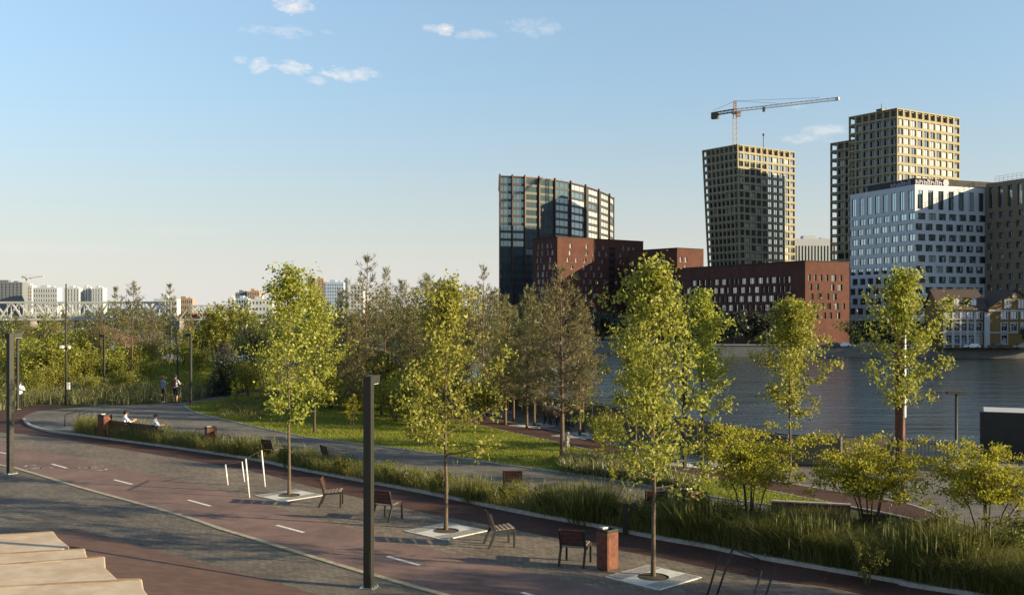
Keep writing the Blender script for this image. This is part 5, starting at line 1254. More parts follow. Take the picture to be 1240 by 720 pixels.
# tall feather reed clumps that stand out
def reed_mesh(seed, h, w):
    NB = 620; r = np.random.RandomState(seed); P = r.normal(size=(NB, 2)) * w * .28; a = r.uniform(0, 2 * PI, NB); H = h * r.uniform(.6, 1.05, NB)
    s = np.stack([np.cos(a), np.sin(a), np.zeros(NB)], 1) * .0062; b = np.concatenate([P, np.zeros((NB, 1))], 1); m_ = b + np.stack([P[:, 0] * .4, P[:, 1] * .4, H * .55], 1); t_ = b + np.stack([P[:, 0] * 1.1, P[:, 1] * 1.1, H], 1)
    V = np.stack([b - s, b + s, m_ + s, m_ - s, m_ - s, m_ + s, t_ + s * .15, t_ - s * .15], 1).reshape(-1, 3)
    P2 = t_[::4]; n = len(P2); hd = np.stack([P2 - [0, 0, .26], P2 - [0, 0, .13] + s[::4] * 1.6, P2 + [0, 0, .04], P2 - [0, 0, .15] - s[::4] * 1.6], 1).reshape(-1, 3)
    return np_mesh('reed_clump', V, 4, M['blade_dark']), np_mesh('reed_heads', hd, 4, M['blade_dry'])
RV = [reed_mesh(61, 1.25, .75), reed_mesh(62, 1.05, .7)]
for k, (px, py, s, lab) in enumerate([(681, 624, .85, 'narrow dark reed clump in the bed, left of the double clump'), (706, 632, .95, 'tall reed clump with pale seed heads, left half of the double clump'), (722, 634, 1.0, 'tall reed clump with pale seed heads, right half of the double clump'), (830, 652, 1.05, 'tall dark reed clump below the small orange bin'), (858, 657, 1.0, 'tall dark reed clump right of the small orange bin'),
        (293, 552, .85, 'reed clump in the bed right of the first rusted bin'), (318, 556, .75, 'low reed clump behind the white bike hoops'), (500, 590, .7, 'reed clump behind the grey bollard in the bed'), (575, 608, .7, 'reed clump right of the second row maple trunk'), (1125, 700, 1.2, 'tall dark reed clump between two golden shrubs'), (1168, 706, 1.15, 'tall dark reed clump at the foot of the rightmost golden shrub'), (985, 676, 1.15, 'tall dark reed clump between the first two golden shrubs')]):
    o = thing('reed_clump', lab, 'grass clump', G(px, py), k * 1.3, 'tall reed clumps in the planting bed', s)
    link('stems', RV[k % 2][0], o); tag(link('seed_heads', RV[k % 2][1], o), kind='stuff')
# meadow on the left
mead = L([(-60, 506), (0, 497), (57, 489), (110, 491), (170, 488.5), (222, 486), (262, 479.5), (312, 472), (345, 466)]) + [(-16, 92), (-30, 112), (-70, 120), (-100, 110), (-80, 80)]
Pm = sample(mead, 110000, rs, .45, 900)
keep = np.array([math.hypot((x + 25) / 5.5, (y - 85) / 7.5) > 1 for x, y in Pm]); Pm = Pm[keep]
tag(blades('meadow_grass', Pm, .40 + .75 * wnoise(Pm, .45, .3), .030, M['blade_dry'], rs, .25, zfun=gz), kind='stuff')
Pq = Pm[rs.rand(len(Pm)) < .14]; hq = (.5 + .95 * wnoise(Pq, .5, 1.3)) * rs.uniform(.6, 1.1, len(Pq)); Pq = np.repeat(Pq, 8, 0) + rs.normal(size=(len(Pq) * 8, 2)) * .12; hq = np.repeat(hq, 8); zq = np.array([gz(*p) for p in Pq])
tag(link('meadow_plants', leaves('meadow_plants', np.concatenate([Pq, (zq + .1 + hq * rs.rand(len(Pq)) ** .6)[:, None]], 1), .11, M['leaf_meadow'], rs, asp=.42)), kind='stuff')
# lawn: short blades, thicker rough patches near the plants
Pl = sample(lawn_poly, 60000, rs); tag(blades('lawn_grass', Pl, .075 + .05 * wnoise(Pl, .8), .03, M['blade_lawn'], rs, .5), kind='stuff')
hill_p = np.stack([-26.5 + rs.uniform(-9, 9, 20000), 88 + rs.uniform(-9, 9, 20000)], 1); tag(blades('hill_grass', hill_p, .13, .05, M['blade_lawn'], rs, .5, zfun=gz), kind='stuff')
pat = sample([tuple(G(*q)[:2]) for q in [(678, 572), (682, 556), (720, 556), (800, 574), (850, 590), (850, 600), (755, 583)]], 7000, rs, .2, 120)
tag(blades('rough_grass', pat, .32 + .3 * wnoise(pat, 1.5), .032, M['blade_dry'], rs, .3), kind='stuff')
pat = sample([tuple(G(*q)[:2]) for q in [(258, 503), (262, 488), (330, 482), (345, 495), (300, 512)]], 2600, rs, .25, 60)
tag(blades('rough_grass', pat, .3, .035, M['blade'], rs, .35), kind='stuff')
Pf = np.concatenate([np.array(laneU)[rs.randint(8, len(laneU), 150)] + rs.normal(size=(150, 2)) * 1.6, np.array(trackU)[rs.randint(0, len(trackU), 260)] + rs.normal(size=(260, 2)) * [.5, .5] - [.25, .25], np.stack([rs.uniform(-16, 6, 160), rs.uniform(20, 34, 160)], 1)])
Vn = leaves('fallen_leaves', np.concatenate([Pf, np.full((len(Pf), 1), .016)], 1), .06, M['leaf_dry'], rs); co_ = np.zeros(len(Vn.vertices) * 3, np.float32); Vn.vertices.foreach_get('co', co_); co_ = co_.reshape(-1, 3); co_[:, 2] = .012 + np.abs(co_[:, 2] - .016) * .2; Vn.vertices.foreach_set('co', co_.ravel())
tag(link('fallen_leaves', Vn), kind='stuff')
# ------------------------------------------------------------------ street furniture
def chair_proto(label, loc, rz, group):
    root = thing('park_chair', label, 'chair', loc, rz, group); W2 = .30
    mb = MB()
    for k in range(5): mb.box((0, -.20 + k * .108, .445 + .012 * k), (.56, .092, .028))
    mb.build('seat', M['wood_grey'], root, .006)
    mb = MB()
    for k in range(4):
        s = k / 3; mb.obox((0, -.262 - .085 * s, .53 + .30 * s), (.27, 0, 0), (0, .012, .004), (0, -.011, .045))
    mb.build('backrest', M['wood_red'], root, .006)
    for s in (-1, 1):
        mb = MB(); mb.bar((s * W2, .27, 0), (s * W2, .27, .47), .05, .05); mb.build('leg', M['steel_dark'], root, .006)
        mb = MB(); mb.bar((s * W2, -.40, 0), (s * W2, -.22, .42), .05, .06); mb.bar((s * W2, -.22, .41), (s * W2, -.37, .88), .045, .06); mb.build('leg', M['steel_dark'], root, .006)
        mb = MB(); mb.bar((s * W2, -.22, .415), (s * W2, .28, .455), .045, .055); mb.build('seat_rail', M['steel_dark'], root, .005)
    return root
GC = 'slatted park chairs beside the cycle lane'; GP = 'slatted park chairs along the grey path'
def face(dx, dy): return math.atan2(dy, dx) - PI / 2
ch = [
 (403, 612, face(1, .05), 'slatted park chair seen from its side, right of the leftmost row maple', GC),
 (470, 628, face(.55, 1), 'slatted park chair half hidden by the square lamp post', GC),
 (607, 660, face(1, .25), 'slatted park chair turned to the right, beside the second row maple', GC),
 (697, 682, face(.35, 1), 'dark red slatted park chair next to the rusted litter bin, seen from behind', GC),
 (622, 600, face(.1, 1), 'dark red chair back beyond the planting bed, alone on the grey path', GP),
 (794, 628, face(.1, 1), 'dark red chair behind the trunk of the frontmost maple', GP),
 (402, 566, face(.9, .5), 'slatted chair on the grey path above the side view chair', GP),
 (270, 545, face(1, .4), 'dark chair right of the narrow rusted bin on the left', GP),
 (331, 557, face(.6, .8), 'reddish chair half sunk behind bed grass near the leftmost row maple', GP),
 (1057, 660, face(.15, 1), 'dark red chair behind the middle golden shrub', GP),
]
c0 = None
for (px, py, rz, lab, gp) in ch:
    c0 = chair_proto(lab, G(px, py), rz, gp) if c0 is None else dup(c0, G(px, py), rz, lab, gp)
# lamp posts: square steel posts with a short head
def lamp_proto(label, loc, rz, h, w, arm, group):
    root = thing('lamp_post', label, 'lamp post', loc, rz, group)
    mb = MB(); mb.box((0, 0, h / 2 - .02), (w, w, h + .04)); mb.build('post', M['steel_dark'], root, .012)
    mb = MB(); mb.box((0, w / 2 + arm / 2, h - .09), (w * .98, arm, .178)); hd_ = mb.build('lamp_head', M['steel_dark'], root, .01)
    mb = MB(); mb.box((0, w / 2 + arm * .55, h - .185), (w * .7, arm * .7, .012)); mb.build('diffuser', M['cloth_white'], hd_)
    mb = MB(); mb.box((0, 0, .008), (w * 1.9, w * 1.9, .02))
    for sx in (-1, 1):
        for sy in (-1, 1): mb.tube([(sx * w * .75, sy * w * .75, .015), (sx * w * .75, sy * w * .75, .045)], .016, 6)
    mb.build('base_plate', M['steel_grey'], root)
    mb = MB(); mb.box((0, -w / 2 - .004, .55), (w * .6, .008, .5)); mb.build('access_door', M['steel_dark'], root)
    return root
GL = 'square lamp posts of the park'
g = G(446.5, 711); lamp_proto('big square dark lamp post in the foreground beside the cycle lane', g, R(-14), CAMZ - (455 - HY) * g.y / F, .185, .36, GL)
g = G(12.5, 573); lamp_proto('square dark lamp post at the left edge beside the cycle lane', g, R(-32), CAMZ - (403 - HY) * g.y / F, .2, .34, GL)
l0 = None
for (px, Y, top, rz, lab) in [(21.5, 64, 406, -120, 'dark lamp post behind the left edge one, beside the person in light blue'), (126, 76, 405, 70, 'dark lamp post in the meadow in front of the rusty pavilion'), (231, 65.8, 403.5, 60, 'dark lamp post at the tip of the lawn, right of the walking couple'),
                              (215, 79, 409, -60, 'dark lamp post behind the man with the backpack'), (245.5, 92, 408, 60, 'dark lamp post far behind the lawn tip, among pale young trees'), (829, 39.5, 420, -70, 'dark lamp post inside the crown of the frontmost maple')]:
    x = (px - HX) / F * Y; z = gz(x, Y); h = CAMZ - (top - HY) * Y / F - z
    if l0 is None: l0 = lamp_proto(lab, (x, Y, z), R(rz), 4.6, .13, .34, GL); r_ = l0
    else: r_ = dup(l0, (x, Y, z), R(rz), lab, GL)
    r_.scale = (1, 1, h / 4.6)
# slender camera pole
Y = 67; x = (80 - HX) / F * Y; root = thing('camera_pole', 'tall slender pole with a white camera and a small white box, in the meadow', 'pole', (x, Y, 0))
mb = MB(); mb.tube([(0, 0, -.05), (0, 0, 3), (0, 0, 7.85)], [.07, .06, .04], 10); mb.build('pole', M['steel_dark'], root)
zc = CAMZ - (420 - HY) * Y / F
mb = MB(); mb.bar((-.25, 0, zc), (.25, 0, zc), .05); mb.box((-.2, -.12, zc + .02), (.16, .38, .16)); mb.ball((.24, -.1, zc - .03), .11, 8); mb.build('camera', M['steel_white'], root)
mb = MB(); mb.box((.16, -.02, CAMZ - (467 - HY) * Y / F), (.18, .16, .46)); mb.build('control_box', M['steel_white'], root, .01)
# red mast
Y = 41; x = (1090 - HX) / F * Y; root = thing('information_mast', 'tall red steel mast with its lit side painted pale beside the right maple', 'mast', (x, Y, 0), R(-38))
h = CAMZ - (336 - HY) * Y / F
mb = MB(); mb.box((0, 0, h / 2), (.34, .20, h)); mb.build('mast', M['corten_red'], root, .01)
mb = MB(); mb.box((.19, 0, h * .62), (.04, .17, h * .74)); mb.build('lit_side_strip', M['steel_white'], root)  # white strip stands in for the mast's sunlit face
# T lamp on the landing
Y = 59.3; x = (1158 - HX) / F * Y; root = thing('street_lamp', 'thin T shaped lamp standing before the water on the right', 'lamp', (x, Y, -2.6)); h = CAMZ - (476 - HY) * Y / F + 2.6
mb = MB(); mb.tube([(0, 0, 0), (0, 0, .4), (0, 0, h)], [.12, .085, .07], 10); mb.build('post', M['steel_dark'], root)
mb = MB(); mb.box((0, 0, h + .04), (1.1, .34, .15)); mb.build('lamp_head', M['steel_dark'], root, .01)
# bins
def bin_mesh(root, w, d, h, ashtray=True):
    mb = MB(); mb.prism([(-w / 2, -d / 2), (w / 2, -d / 2), (w / 2, d / 2), (-w / 2, d / 2)], 0.03, h * .96); mb.build('body', M['corten_red'], root, .008)
    mb = MB(); mb.box((0, 0, .015), (w * .85, d * .85, .035)); mb.build('base', M['steel_dark'], root)
    mb = MB()
    for c, s in (((0, -d / 2 + .02, h), (w, .04, .07)), ((0, d / 2 - .02, h), (w, .04, .07)), ((-w / 2 + .02, 0, h), (.04, d - .08, .07)), ((w / 2 - .02, 0, h), (.04, d - .08, .07))): mb.box(c, s)
    rim_ = mb.build('rim', M['steel_dark'], root, .004)
    mb = MB(); mb.box((0, 0, h * .965), (w - .09, d - .09, .012)); mb.build('opening', M['cloth_dark'], root)
    if ashtray:
        mb = MB(); mb.box((-w * .22, -d * .12, h + .04), (w * .34, d * .5, .05)); mb.build('ashtray', M['steel_grey'], rim_, .006)
    mb = MB(); mb.box((w / 2 + .003, d * .02, h * .5), (.006, d * .86, h * .8)); mb.build('door', M['corten_red'], root)
GB = 'rusted steel litter bins'
for (px, py, rz, w, d, h, lab) in [(735.5, 689, -50, .36, .36, .92, 'rusted red litter bin with a metal ashtray beside the dark red chair'), (255, 545, -58, .4, .42, 1.0, 'narrow rusted litter bin in the grass left of the leftmost row maple'), (127, 530, -35, .5, .45, 1.1, 'wide rusted litter bin at the end of the long bench'), (837, 634, -56, .4, .42, .95, 'small rusted litter bin behind the reeds, orange on its sunny side')]:
    bin_mesh(thing('litter_bin', lab, 'litter bin', G(px, py), R(rz), GB), w, d, h)
# benches
def bench(label, A, B, hb=.85, people=None):
    A, B = Vector(A), Vector(B); d = B - A; ln = d.length; rz = math.atan2(d.y, d.x)
    root = thing('park_bench', label, 'bench', (A + B) / 2, rz, None)
    mb = MB()
    for k in range(5): mb.box((0, -.17 + k * .105, .44), (ln, .09, .035))
    mb.build('seat', M['wood_red'], root, .006)
    mb = MB()
    for k in range(4): mb.box((0, -.27 - .025 * k, .53 + k * .098), (ln, .03, .088))
    mb.build('backrest', M['wood_red'], root, .006)
    for s in (-.42, 0, .42):
        mb = MB(); mb.bar((ln * s, .22, 0), (ln * s, .22, .42), .06); mb.bar((ln * s, -.34, 0), (ln * s, -.2, .42), .06); mb.bar((ln * s, -.2, .41), (ln * s, .24, .41), .05); mb.bar((ln * s, -.22, .41), (ln * s, -.385, .9), .05); mb.build('leg_frame', M['steel_dark'], root)
    return root
bA_, bB_ = G(134, 528.5), G(199, 537.5)
bench('long dark red bench behind the bed grasses with two people in white', bA_, bB_)
bench('dark bench on the riverside promenade with two people seated', G(661, 513.5), G(681, 515))
# handrail hoops (bike stands)
def hoop(label, A, B, tops, mat, group, r=.028, railm=None):
    """A, B feet on the ground, tops = offset of the top corners"""
    A, B = Vector(A), Vector(B); root = thing('bike_hoop', label, 'bike stand', A, 0, group); z = Vector((0, 0, 0)); D = B - A; Tt = Vector(tops)
    for p in (z, D):
        mb = MB(); mb.tube([p - Vector((0, 0, .02)), p + Tt], r, 8); mb.build('leg', mat, root)
    mb = MB(); mb.tube([Tt, D + Tt], r * .6, 8); mb.build('rail', railm or mat, root); return root
GH = 'slanted bike hoops'
def pz2(px, py, g): # point above ground point's depth
    return PZ(px, py, g.y)
for (fa, ta, fb, lab, m_, r_, gp) in [
  ((276, 587), (273, 562), (296, 583), 'white slanted bike hoop on the paving, the left one of the pair', 'steel_white', .024, 'white bike hoops'),
  ((302, 602), (297.5, 555), (321, 589), 'white slanted bike hoop on the paving, the right one of the pair', 'steel_white', .026, 'white bike hoops'),
  ((854, 727), (872, 669), (903, 753), 'dark slanted bike hoop at the bottom right, the front one of the pair', 'steel_dark', .022, 'dark bike hoops in front'),
  ((868, 719), (887, 664), (919, 744), 'dark slanted bike hoop at the bottom right, the rear one of the pair', 'steel_dark', .022, 'dark bike hoops in front'),
  ((78, 516), (79, 501.5), (96, 511), 'low dark rail by the path bend on the left, the left one', 'steel_dark', .025, 'dark rails at the path bend'),
  ((95, 519), (94, 503), (112, 512), 'low dark rail by the path bend on the left, the right one', 'steel_dark', .025, 'dark rails at the path bend')]:
    a, b = G(*fa), G(*fb); hoop(lab, a, b, PZ(*ta, a.y + .12) - a, M[m_], gp, r_, M['cloth_dark'])
# spotlight bollard and small bollards
g = G(757, 646); root = thing('spotlight_bollard', 'dark bollard with a round spotlight head in the planting bed', 'spotlight', g)
mb = MB(); mb.box((0, 0, .42), (.13, .13, .84)); mb.build('post', M['steel_dark'], root, .008)
mb = MB(); mb.tube([(.06, 0, .74), (.2, 0, .74)], .022, 8); mb.build('bracket', M['steel_dark'], root)
mb = MB(); mb.tube([(.23, .09, .72), (.23, -.04, .76), (.23, -.1, .77)], [.085, .095, .09], 14); mb.build('lamp_head', M['steel_dark'], root)
for (px, py, s, lab) in [(491, 590, 1.0, 'small grey bollard in the bed grasses right of the big lamp post'), (686, 541, 1.25, 'small grey bollard beside the trunk of the lone pine')]:
    root = thing('bollard', lab, 'bollard', G(px, py), R(-40), None, s)
    mb = MB(); mb.box((0, 0, .27), (.16, .16, .54)); mb.build('post', M['kerb'], root, .01); mb = MB(); mb.box((0, 0, .555), (.18, .18, .025)); mb.build('cap', M['steel_dark'], root)
# tree surrounds
def surround(label, px, py, s, rz, mat, round_=False):
    root = thing('tree_surround', label, 'tree grate', G(px, py) + Vector((0, 0, .004)), rz, 'pale slabs around the tree feet'); h = s / 2; mb = MB(); n = 32
    inner = [(.36 * math.cos(2 * PI * k / n), .36 * math.sin(2 * PI * k / n)) for k in range(n)]
    if round_: outer = [(h * math.cos(2 * PI * k / n), h * math.sin(2 * PI * k / n)) for k in range(n)]
    else: outer = [tuple(h * max(-1, min(1, c * 1.45)) for c in (math.cos(2 * PI * k / n), math.sin(2 * PI * k / n))) for k in range(n)]
    for k in range(n):
        j = (k + 1) % n; mb.face([(*inner[k], .022), (*outer[k], .022), (*outer[j], .022), (*inner[j], .022)]); mb.face([(*outer[k], 0), (*outer[j], 0), (*outer[j], .022), (*outer[k], .022)])
    if not round_:
        for k in range(-9, 10):
            for a, b in ((.42, .96),):
                y = k * h / 10
                for sg in (-1, 1): mb.box((sg * h * .70, y, .0245), (h * .5, .022, .004), 0, 1)
    mb.build('slab', [mat, M['soil']], root)
    mb = MB(); mb.face([(x, y, .004) for x, y in inner]); mb.build('soil', M['soil'], root)
surround('bright pale square slab around the leftmost row maple', 350, 600, 1.58, R(-44), M['grate'])
surround('pale square slab around the second row maple', 540, 643, 1.62, R(-44), M['grate'])
surround('shaded pale square slab around the frontmost maple', 791, 699, 1.55, R(-46), M['grate'])
for (px, py, lab) in [(647, 515, 'pale slab under the left promenade tree by the seated people'), (702, 527.5, 'pale slab under the promenade tree right of the seated people'), (847, 562, 'pale slab beside the small dark shrub by the fence'), (605, 499, 'pale slab farthest back on the promenade')]: surround(lab, px, py, 2.0, R(-40), M['grate'])
for (px, py, top, lab) in [(647, 515, 395, 'slender tree in a slab left of the seated people'), (702, 527, 400, 'slender tree in a slab right of the seated people'), (622, 510, 402, 'slender tree on the promenade, farthest left'), (605, 499, 410, 'slender tree in the farthest slab')]:
    g = G(px, py); o = thing('slender_tree', lab, 'tree', g, rng.uniform(0, 6), 'slender trees of the promenade'); h = CAMZ - (top - HY) * g.y / F; s = h / 8.0; o.scale = (s * 1.0, s * 1.0, s)
    tree_parts(o, *PV['brown'][1])
# river fence: steel posts, rail and dark mesh panels
M['mesh_panel'] = mat_rough('dark_fence_mesh', (.12, .10, .075), .2, 3, .7)
M['slat_panel'] = mat_rough('grey_fence_slats', (.27, .235, .195), .25, 1.5, .8)
root = thing('river_fence', 'dark mesh fence with pale posts along the riverside promenade', 'fence')
fl = smooth_line([(x, y - .3) for x, y in QUAY if -45 < x < 15], 5); acc_ = 0; last = None
d_ = [0.0]
for a, b in zip(fl, fl[1:]): d_.append(d_[-1] + math.dist(a, b))
def at(s):
    for i in range(len(d_) - 1):
        if s <= d_[i + 1]: u = (s - d_[i]) / (d_[i + 1] - d_[i]); return Vector((fl[i][0] * (1 - u) + fl[i + 1][0] * u, fl[i][1] * (1 - u) + fl[i + 1][1] * u, 0))
    return Vector((*fl[-1], 0))
s = 0.0
while s < d_[-1]:
    a, b = at(s), at(min(d_[-1], s + 2.0)); mb = MB(); mb.bar(a, a + Vector((0, 0, 1.22)), .07); mb.build('post', M['slat_panel'], root)
    if (b - a).length > .3:
        mb = MB(); e = (b - a).normalized() * .05; z0_, z1_ = Vector((0, 0, .62)), None; mb.bar(a + e + Vector((0, 0, .62)), b - e + Vector((0, 0, .62)), .018, 1.04); mb.build('panel', M['mesh_panel'], root)
        mb = MB(); mb.bar(a + Vector((0, 0, 1.2)), b + Vector((0, 0, 1.2)), .05, .045); mb.build('rail', M['steel_dark'], root)
    s += 2.0
root = thing('slatted_fence', 'grey vertical slat fence section right of the red mast', 'fence'); a, b = Vector((15.0, 39.6, 0)), Vector((16.7, 38.9, 0))
mb = MB()
for k in range(15): p = a.lerp(b, k / 14); mb.bar(p + Vector((0, 0, .22)), p + Vector((0, 0, 1.18)), .085, .03, up=(1, .4, 0))
mb.build('slats', M['slat_panel'], root); mb = MB(); mb.bar(a + Vector((0, .05, .4)), b + Vector((0, .05, .4)), .05); mb.bar(a + Vector((0, .05, 1.0)), b + Vector((0, .05, 1.0)), .05); mb.build('rail', M['steel_dark'], root)
mb = MB(); mb.bar(a + Vector((0, 0, .1)), b + Vector((0, 0, .1)), .25, .22); mb.build('plinth', M['quay'], root)
# kiosk
M['kiosk'] = mat_rough('black_kiosk_panels', (.03, .028, .023), .2, 1.5, .6)
root = thing('kiosk', 'black flat kiosk with a white roof and pale columns at the right edge', 'kiosk', (27.35, 60.3, -2.6), R(-24))
mb = MB(); mb.face([(0, 0, 0), (2.3, 0, 0), (2.3, 0, 2.85), (0, 0, 2.85)])
for c, s in (((1.3, .1, 1.4), (2.6, .2, 2.8)), ((6, .1, 2.3), (6.8, .2, 1.0)), ((4.7, 3.4, 1.4), (9.2, .2, 2.8)), ((.1, 1.75, 1.4), (.2, 3.1, 2.8)), ((9.3, 1.75, 1.4), (.2, 3.3, 2.8)), ((8.0, .1, .9), (2.4, .2, 1.8))): mb.box(c, s)
mb.v = mb.v[4:]; mb.f = [tuple(i - 4 for i in f) for f in mb.f[1:]]; mb.m = mb.m[1:]; mb.sm = mb.sm[1:]
mb.build('wall', M['kiosk'], root)
mb = MB(); mb.box((4.7, 1.85, 2.78), (9.0, 3.2, .05)); mb.build('roof', M['trim_white'], root)
for x in (2.75, 3.9):
    mb = MB(); mb.tube([(x, -.02, 0), (x, -.02, 1.78)], .2 if x > 3 else .16, 12); mb.build('column', M['trim_white'] if x > 3 else M['kerb'], root)
mb = MB(); mb.box((4.9, .35, .5), (3.8, .1, 1.0)); mb.build('counter', M['frame_dark'], root)
# rusty pavilion: a folded leaf shaped roof on slim posts
Y = 105; S = Y / F; root = thing('pavilion', 'rust coloured pavilion with an arched folded roof beyond the meadow', 'pavilion', ((132 - HX) * S, Y, 0))
cx = (132 - HX) * S
prof = [(96, 414), (101, 402), (108, 395), (116, 392.5), (126, 394), (138, 398), (150, 403.5), (160, 409), (170, 415)]
mb = MB()
for k in range(len(prof) - 1):
    (xa, ya), (xb, yb) = prof[k], prof[k + 1]; A = [((xa - HX) * S - cx, CAMZ - (ya - HY) * S), ((xb - HX) * S - cx, CAMZ - (yb - HY) * S)]
    for (y0, y1, dz0, dz1) in ((-1.6, .8, -.75, 0), (.8, 4.0, 0, -.5)):
        p = [(A[0][0], y0, A[0][1] + dz0), (A[1][0], y0, A[1][1] + dz0), (A[1][0], y1, A[1][1] + dz1), (A[0][0], y1, A[0][1] + dz1)]
        mb.face(p, 0); mb.face([(x, y, z - .16) for x, y, z in p[::-1]], 0)
        for i in range(4):
            a, b = p[i], p[(i + 1) % 4]; mb.face([a, (a[0], a[1], a[2] - .16), (b[0], b[1], b[2] - .16), b], 0)
mb.build('roof', M['corten'], root)
for x, y, z in ((-2.4, -1.2, 3.1), (-2.4, 3.5, 3.2), (2.2, -1.2, 2.4), (2.2, 3.5, 2.6)):
    mb = MB(); mb.tube([(x, y, -.1), (x, y, z)], .07, 8); mb.build('post', M['steel_dark'], root)
mb = MB(); mb.box((6.2, -.5, 2.05), (4.6, .5, .45)); mb.box((4.4, -.5, .95), (.12, .4, 1.9)); mb.box((8, -.5, .95), (.12, .4, 1.9)); mb.build('wing', M['corten_red'], root)
# long corten planter edge behind the right bed
root = thing('planter_wall', 'low rusted steel edging of the lawn behind the right bed', 'edging')
mb = MB(); a, b = G(934, 623), G(1030, 628); mb.bar(a + Vector((0, 0, .2)), b + Vector((0, 0, .2)), .06, .4); mb.build('panel', M['corten'], root)
mb = MB(); mb.bar(a + Vector((0, 0, .42)), b + Vector((0, 0, .42)), .16, .04); mb.build('coping', M['kerb'], root)

M['concrete_shade_stain'] = mat_rough('shaded_stained_edge', (.30, .2, .12), .3, 2.5, .85, c2=(.4, .31, .21), scale2=1.2)  # rust-toned concrete that paints the shaded line at each step's far edge
# concrete steps and rusted ramp at the bottom left
P1, P2 = G(93, 640), G(400, 724.6); dd = (P2 - P1).normalized(); nn = Vector((-dd.y, dd.x, 0)); nn = -nn if nn.y > 0 else nn
SL = .255; SP = .185
def ray_plane(px, py, SL=SL):
    d = Vector(((px - HX) / F, 1, (HY - py) / F)); o = Vector((0, 0, CAMZ))
    # z = SL * (p-P1).nn
    k = SL * ((o - P1).dot(nn)) - o.z; q = d.z - SL * d.dot(nn); return o + d * (k / q)
root = thing('steel_ramp', 'smooth rusted steel slope beside the concrete steps, bottom left', 'ramp')
top = [P1 + nn * 0] + [ray_plane(*q) for q in [(64, 642.5)]]
cor = [ray_plane(*q, SP) for q in ((63, 642), (93, 640), (410, 727), (330, 760), (190, 770), (186, 745), (181, 726), (171, 712), (169, 700), (141, 701), (126, 687), (124, 673.5), (103, 672), (101, 664), (82, 661), (68, 650))]
mb = MB(); b0 = len(mb.v); n = len(cor)
mb.face([tuple(p + Vector((0, 0, .02))) for p in cor[::-1]]); mb.face([(p.x, p.y, -.02) for p in cor])
for i in range(n):
    p, q = cor[i], cor[(i + 1) % n]; mb.face([(p.x, p.y, -.02), (q.x, q.y, -.02), (q.x, q.y, q.z + .02), (p.x, p.y, p.z + .02)])
mb.build('plate', M['corten'], root)
root = thing('concrete_steps', 'broad pale concrete seating steps with rust stains, bottom left corner', 'steps')
steps = [((-60, 650), (0, 646.7), [(65, 642.7), (70, 650), (84, 661)]), ((-60, 673), (0, 669), [(103, 663.5), (104, 669), (107, 676)]), ((-60, 687), (0, 682), [(127, 673), (128, 687), (143, 701)]), ((-60, 712), (0, 706), [(172, 700), (174, 712), (184, 726), (188, 745)])]
for i, (a, b, rt) in enumerate(steps):
    zt = ray_plane(*rt[0]).z + .07 + .02 * i
    P = [G(a[0], a[1], zt), G(b[0], b[1], zt)] + [G(*q, zt) for q in rt]
    e = P[-1]; P += [Vector((e.x - .2, e.y - 1.2, zt)), Vector((P[0].x - 3, e.y - 2.2, zt)), Vector((P[0].x - 3, P[0].y, zt))]
    mb = MB(); mb.prism([(p.x, p.y) for p in P], -.02, zt); o = mb.build('step', M['concrete'], root, .025)
    nb_ = MB(); a_, b_ = P[0], P[2]; d3 = (b_ - a_).normalized(); off = Vector((d3.y, -d3.x, 0)) * .09
    nb_.obox((a_ + b_) / 2 + off + Vector((0, 0, .004)), d3 * ((b_ - a_).length / 2 - .03), off * .75, Vector((0, 0, .01))); nb_.build('edge_shade_strip', M['concrete_shade_stain'], o)  # dark strip along the edge, shade between treads put into colour
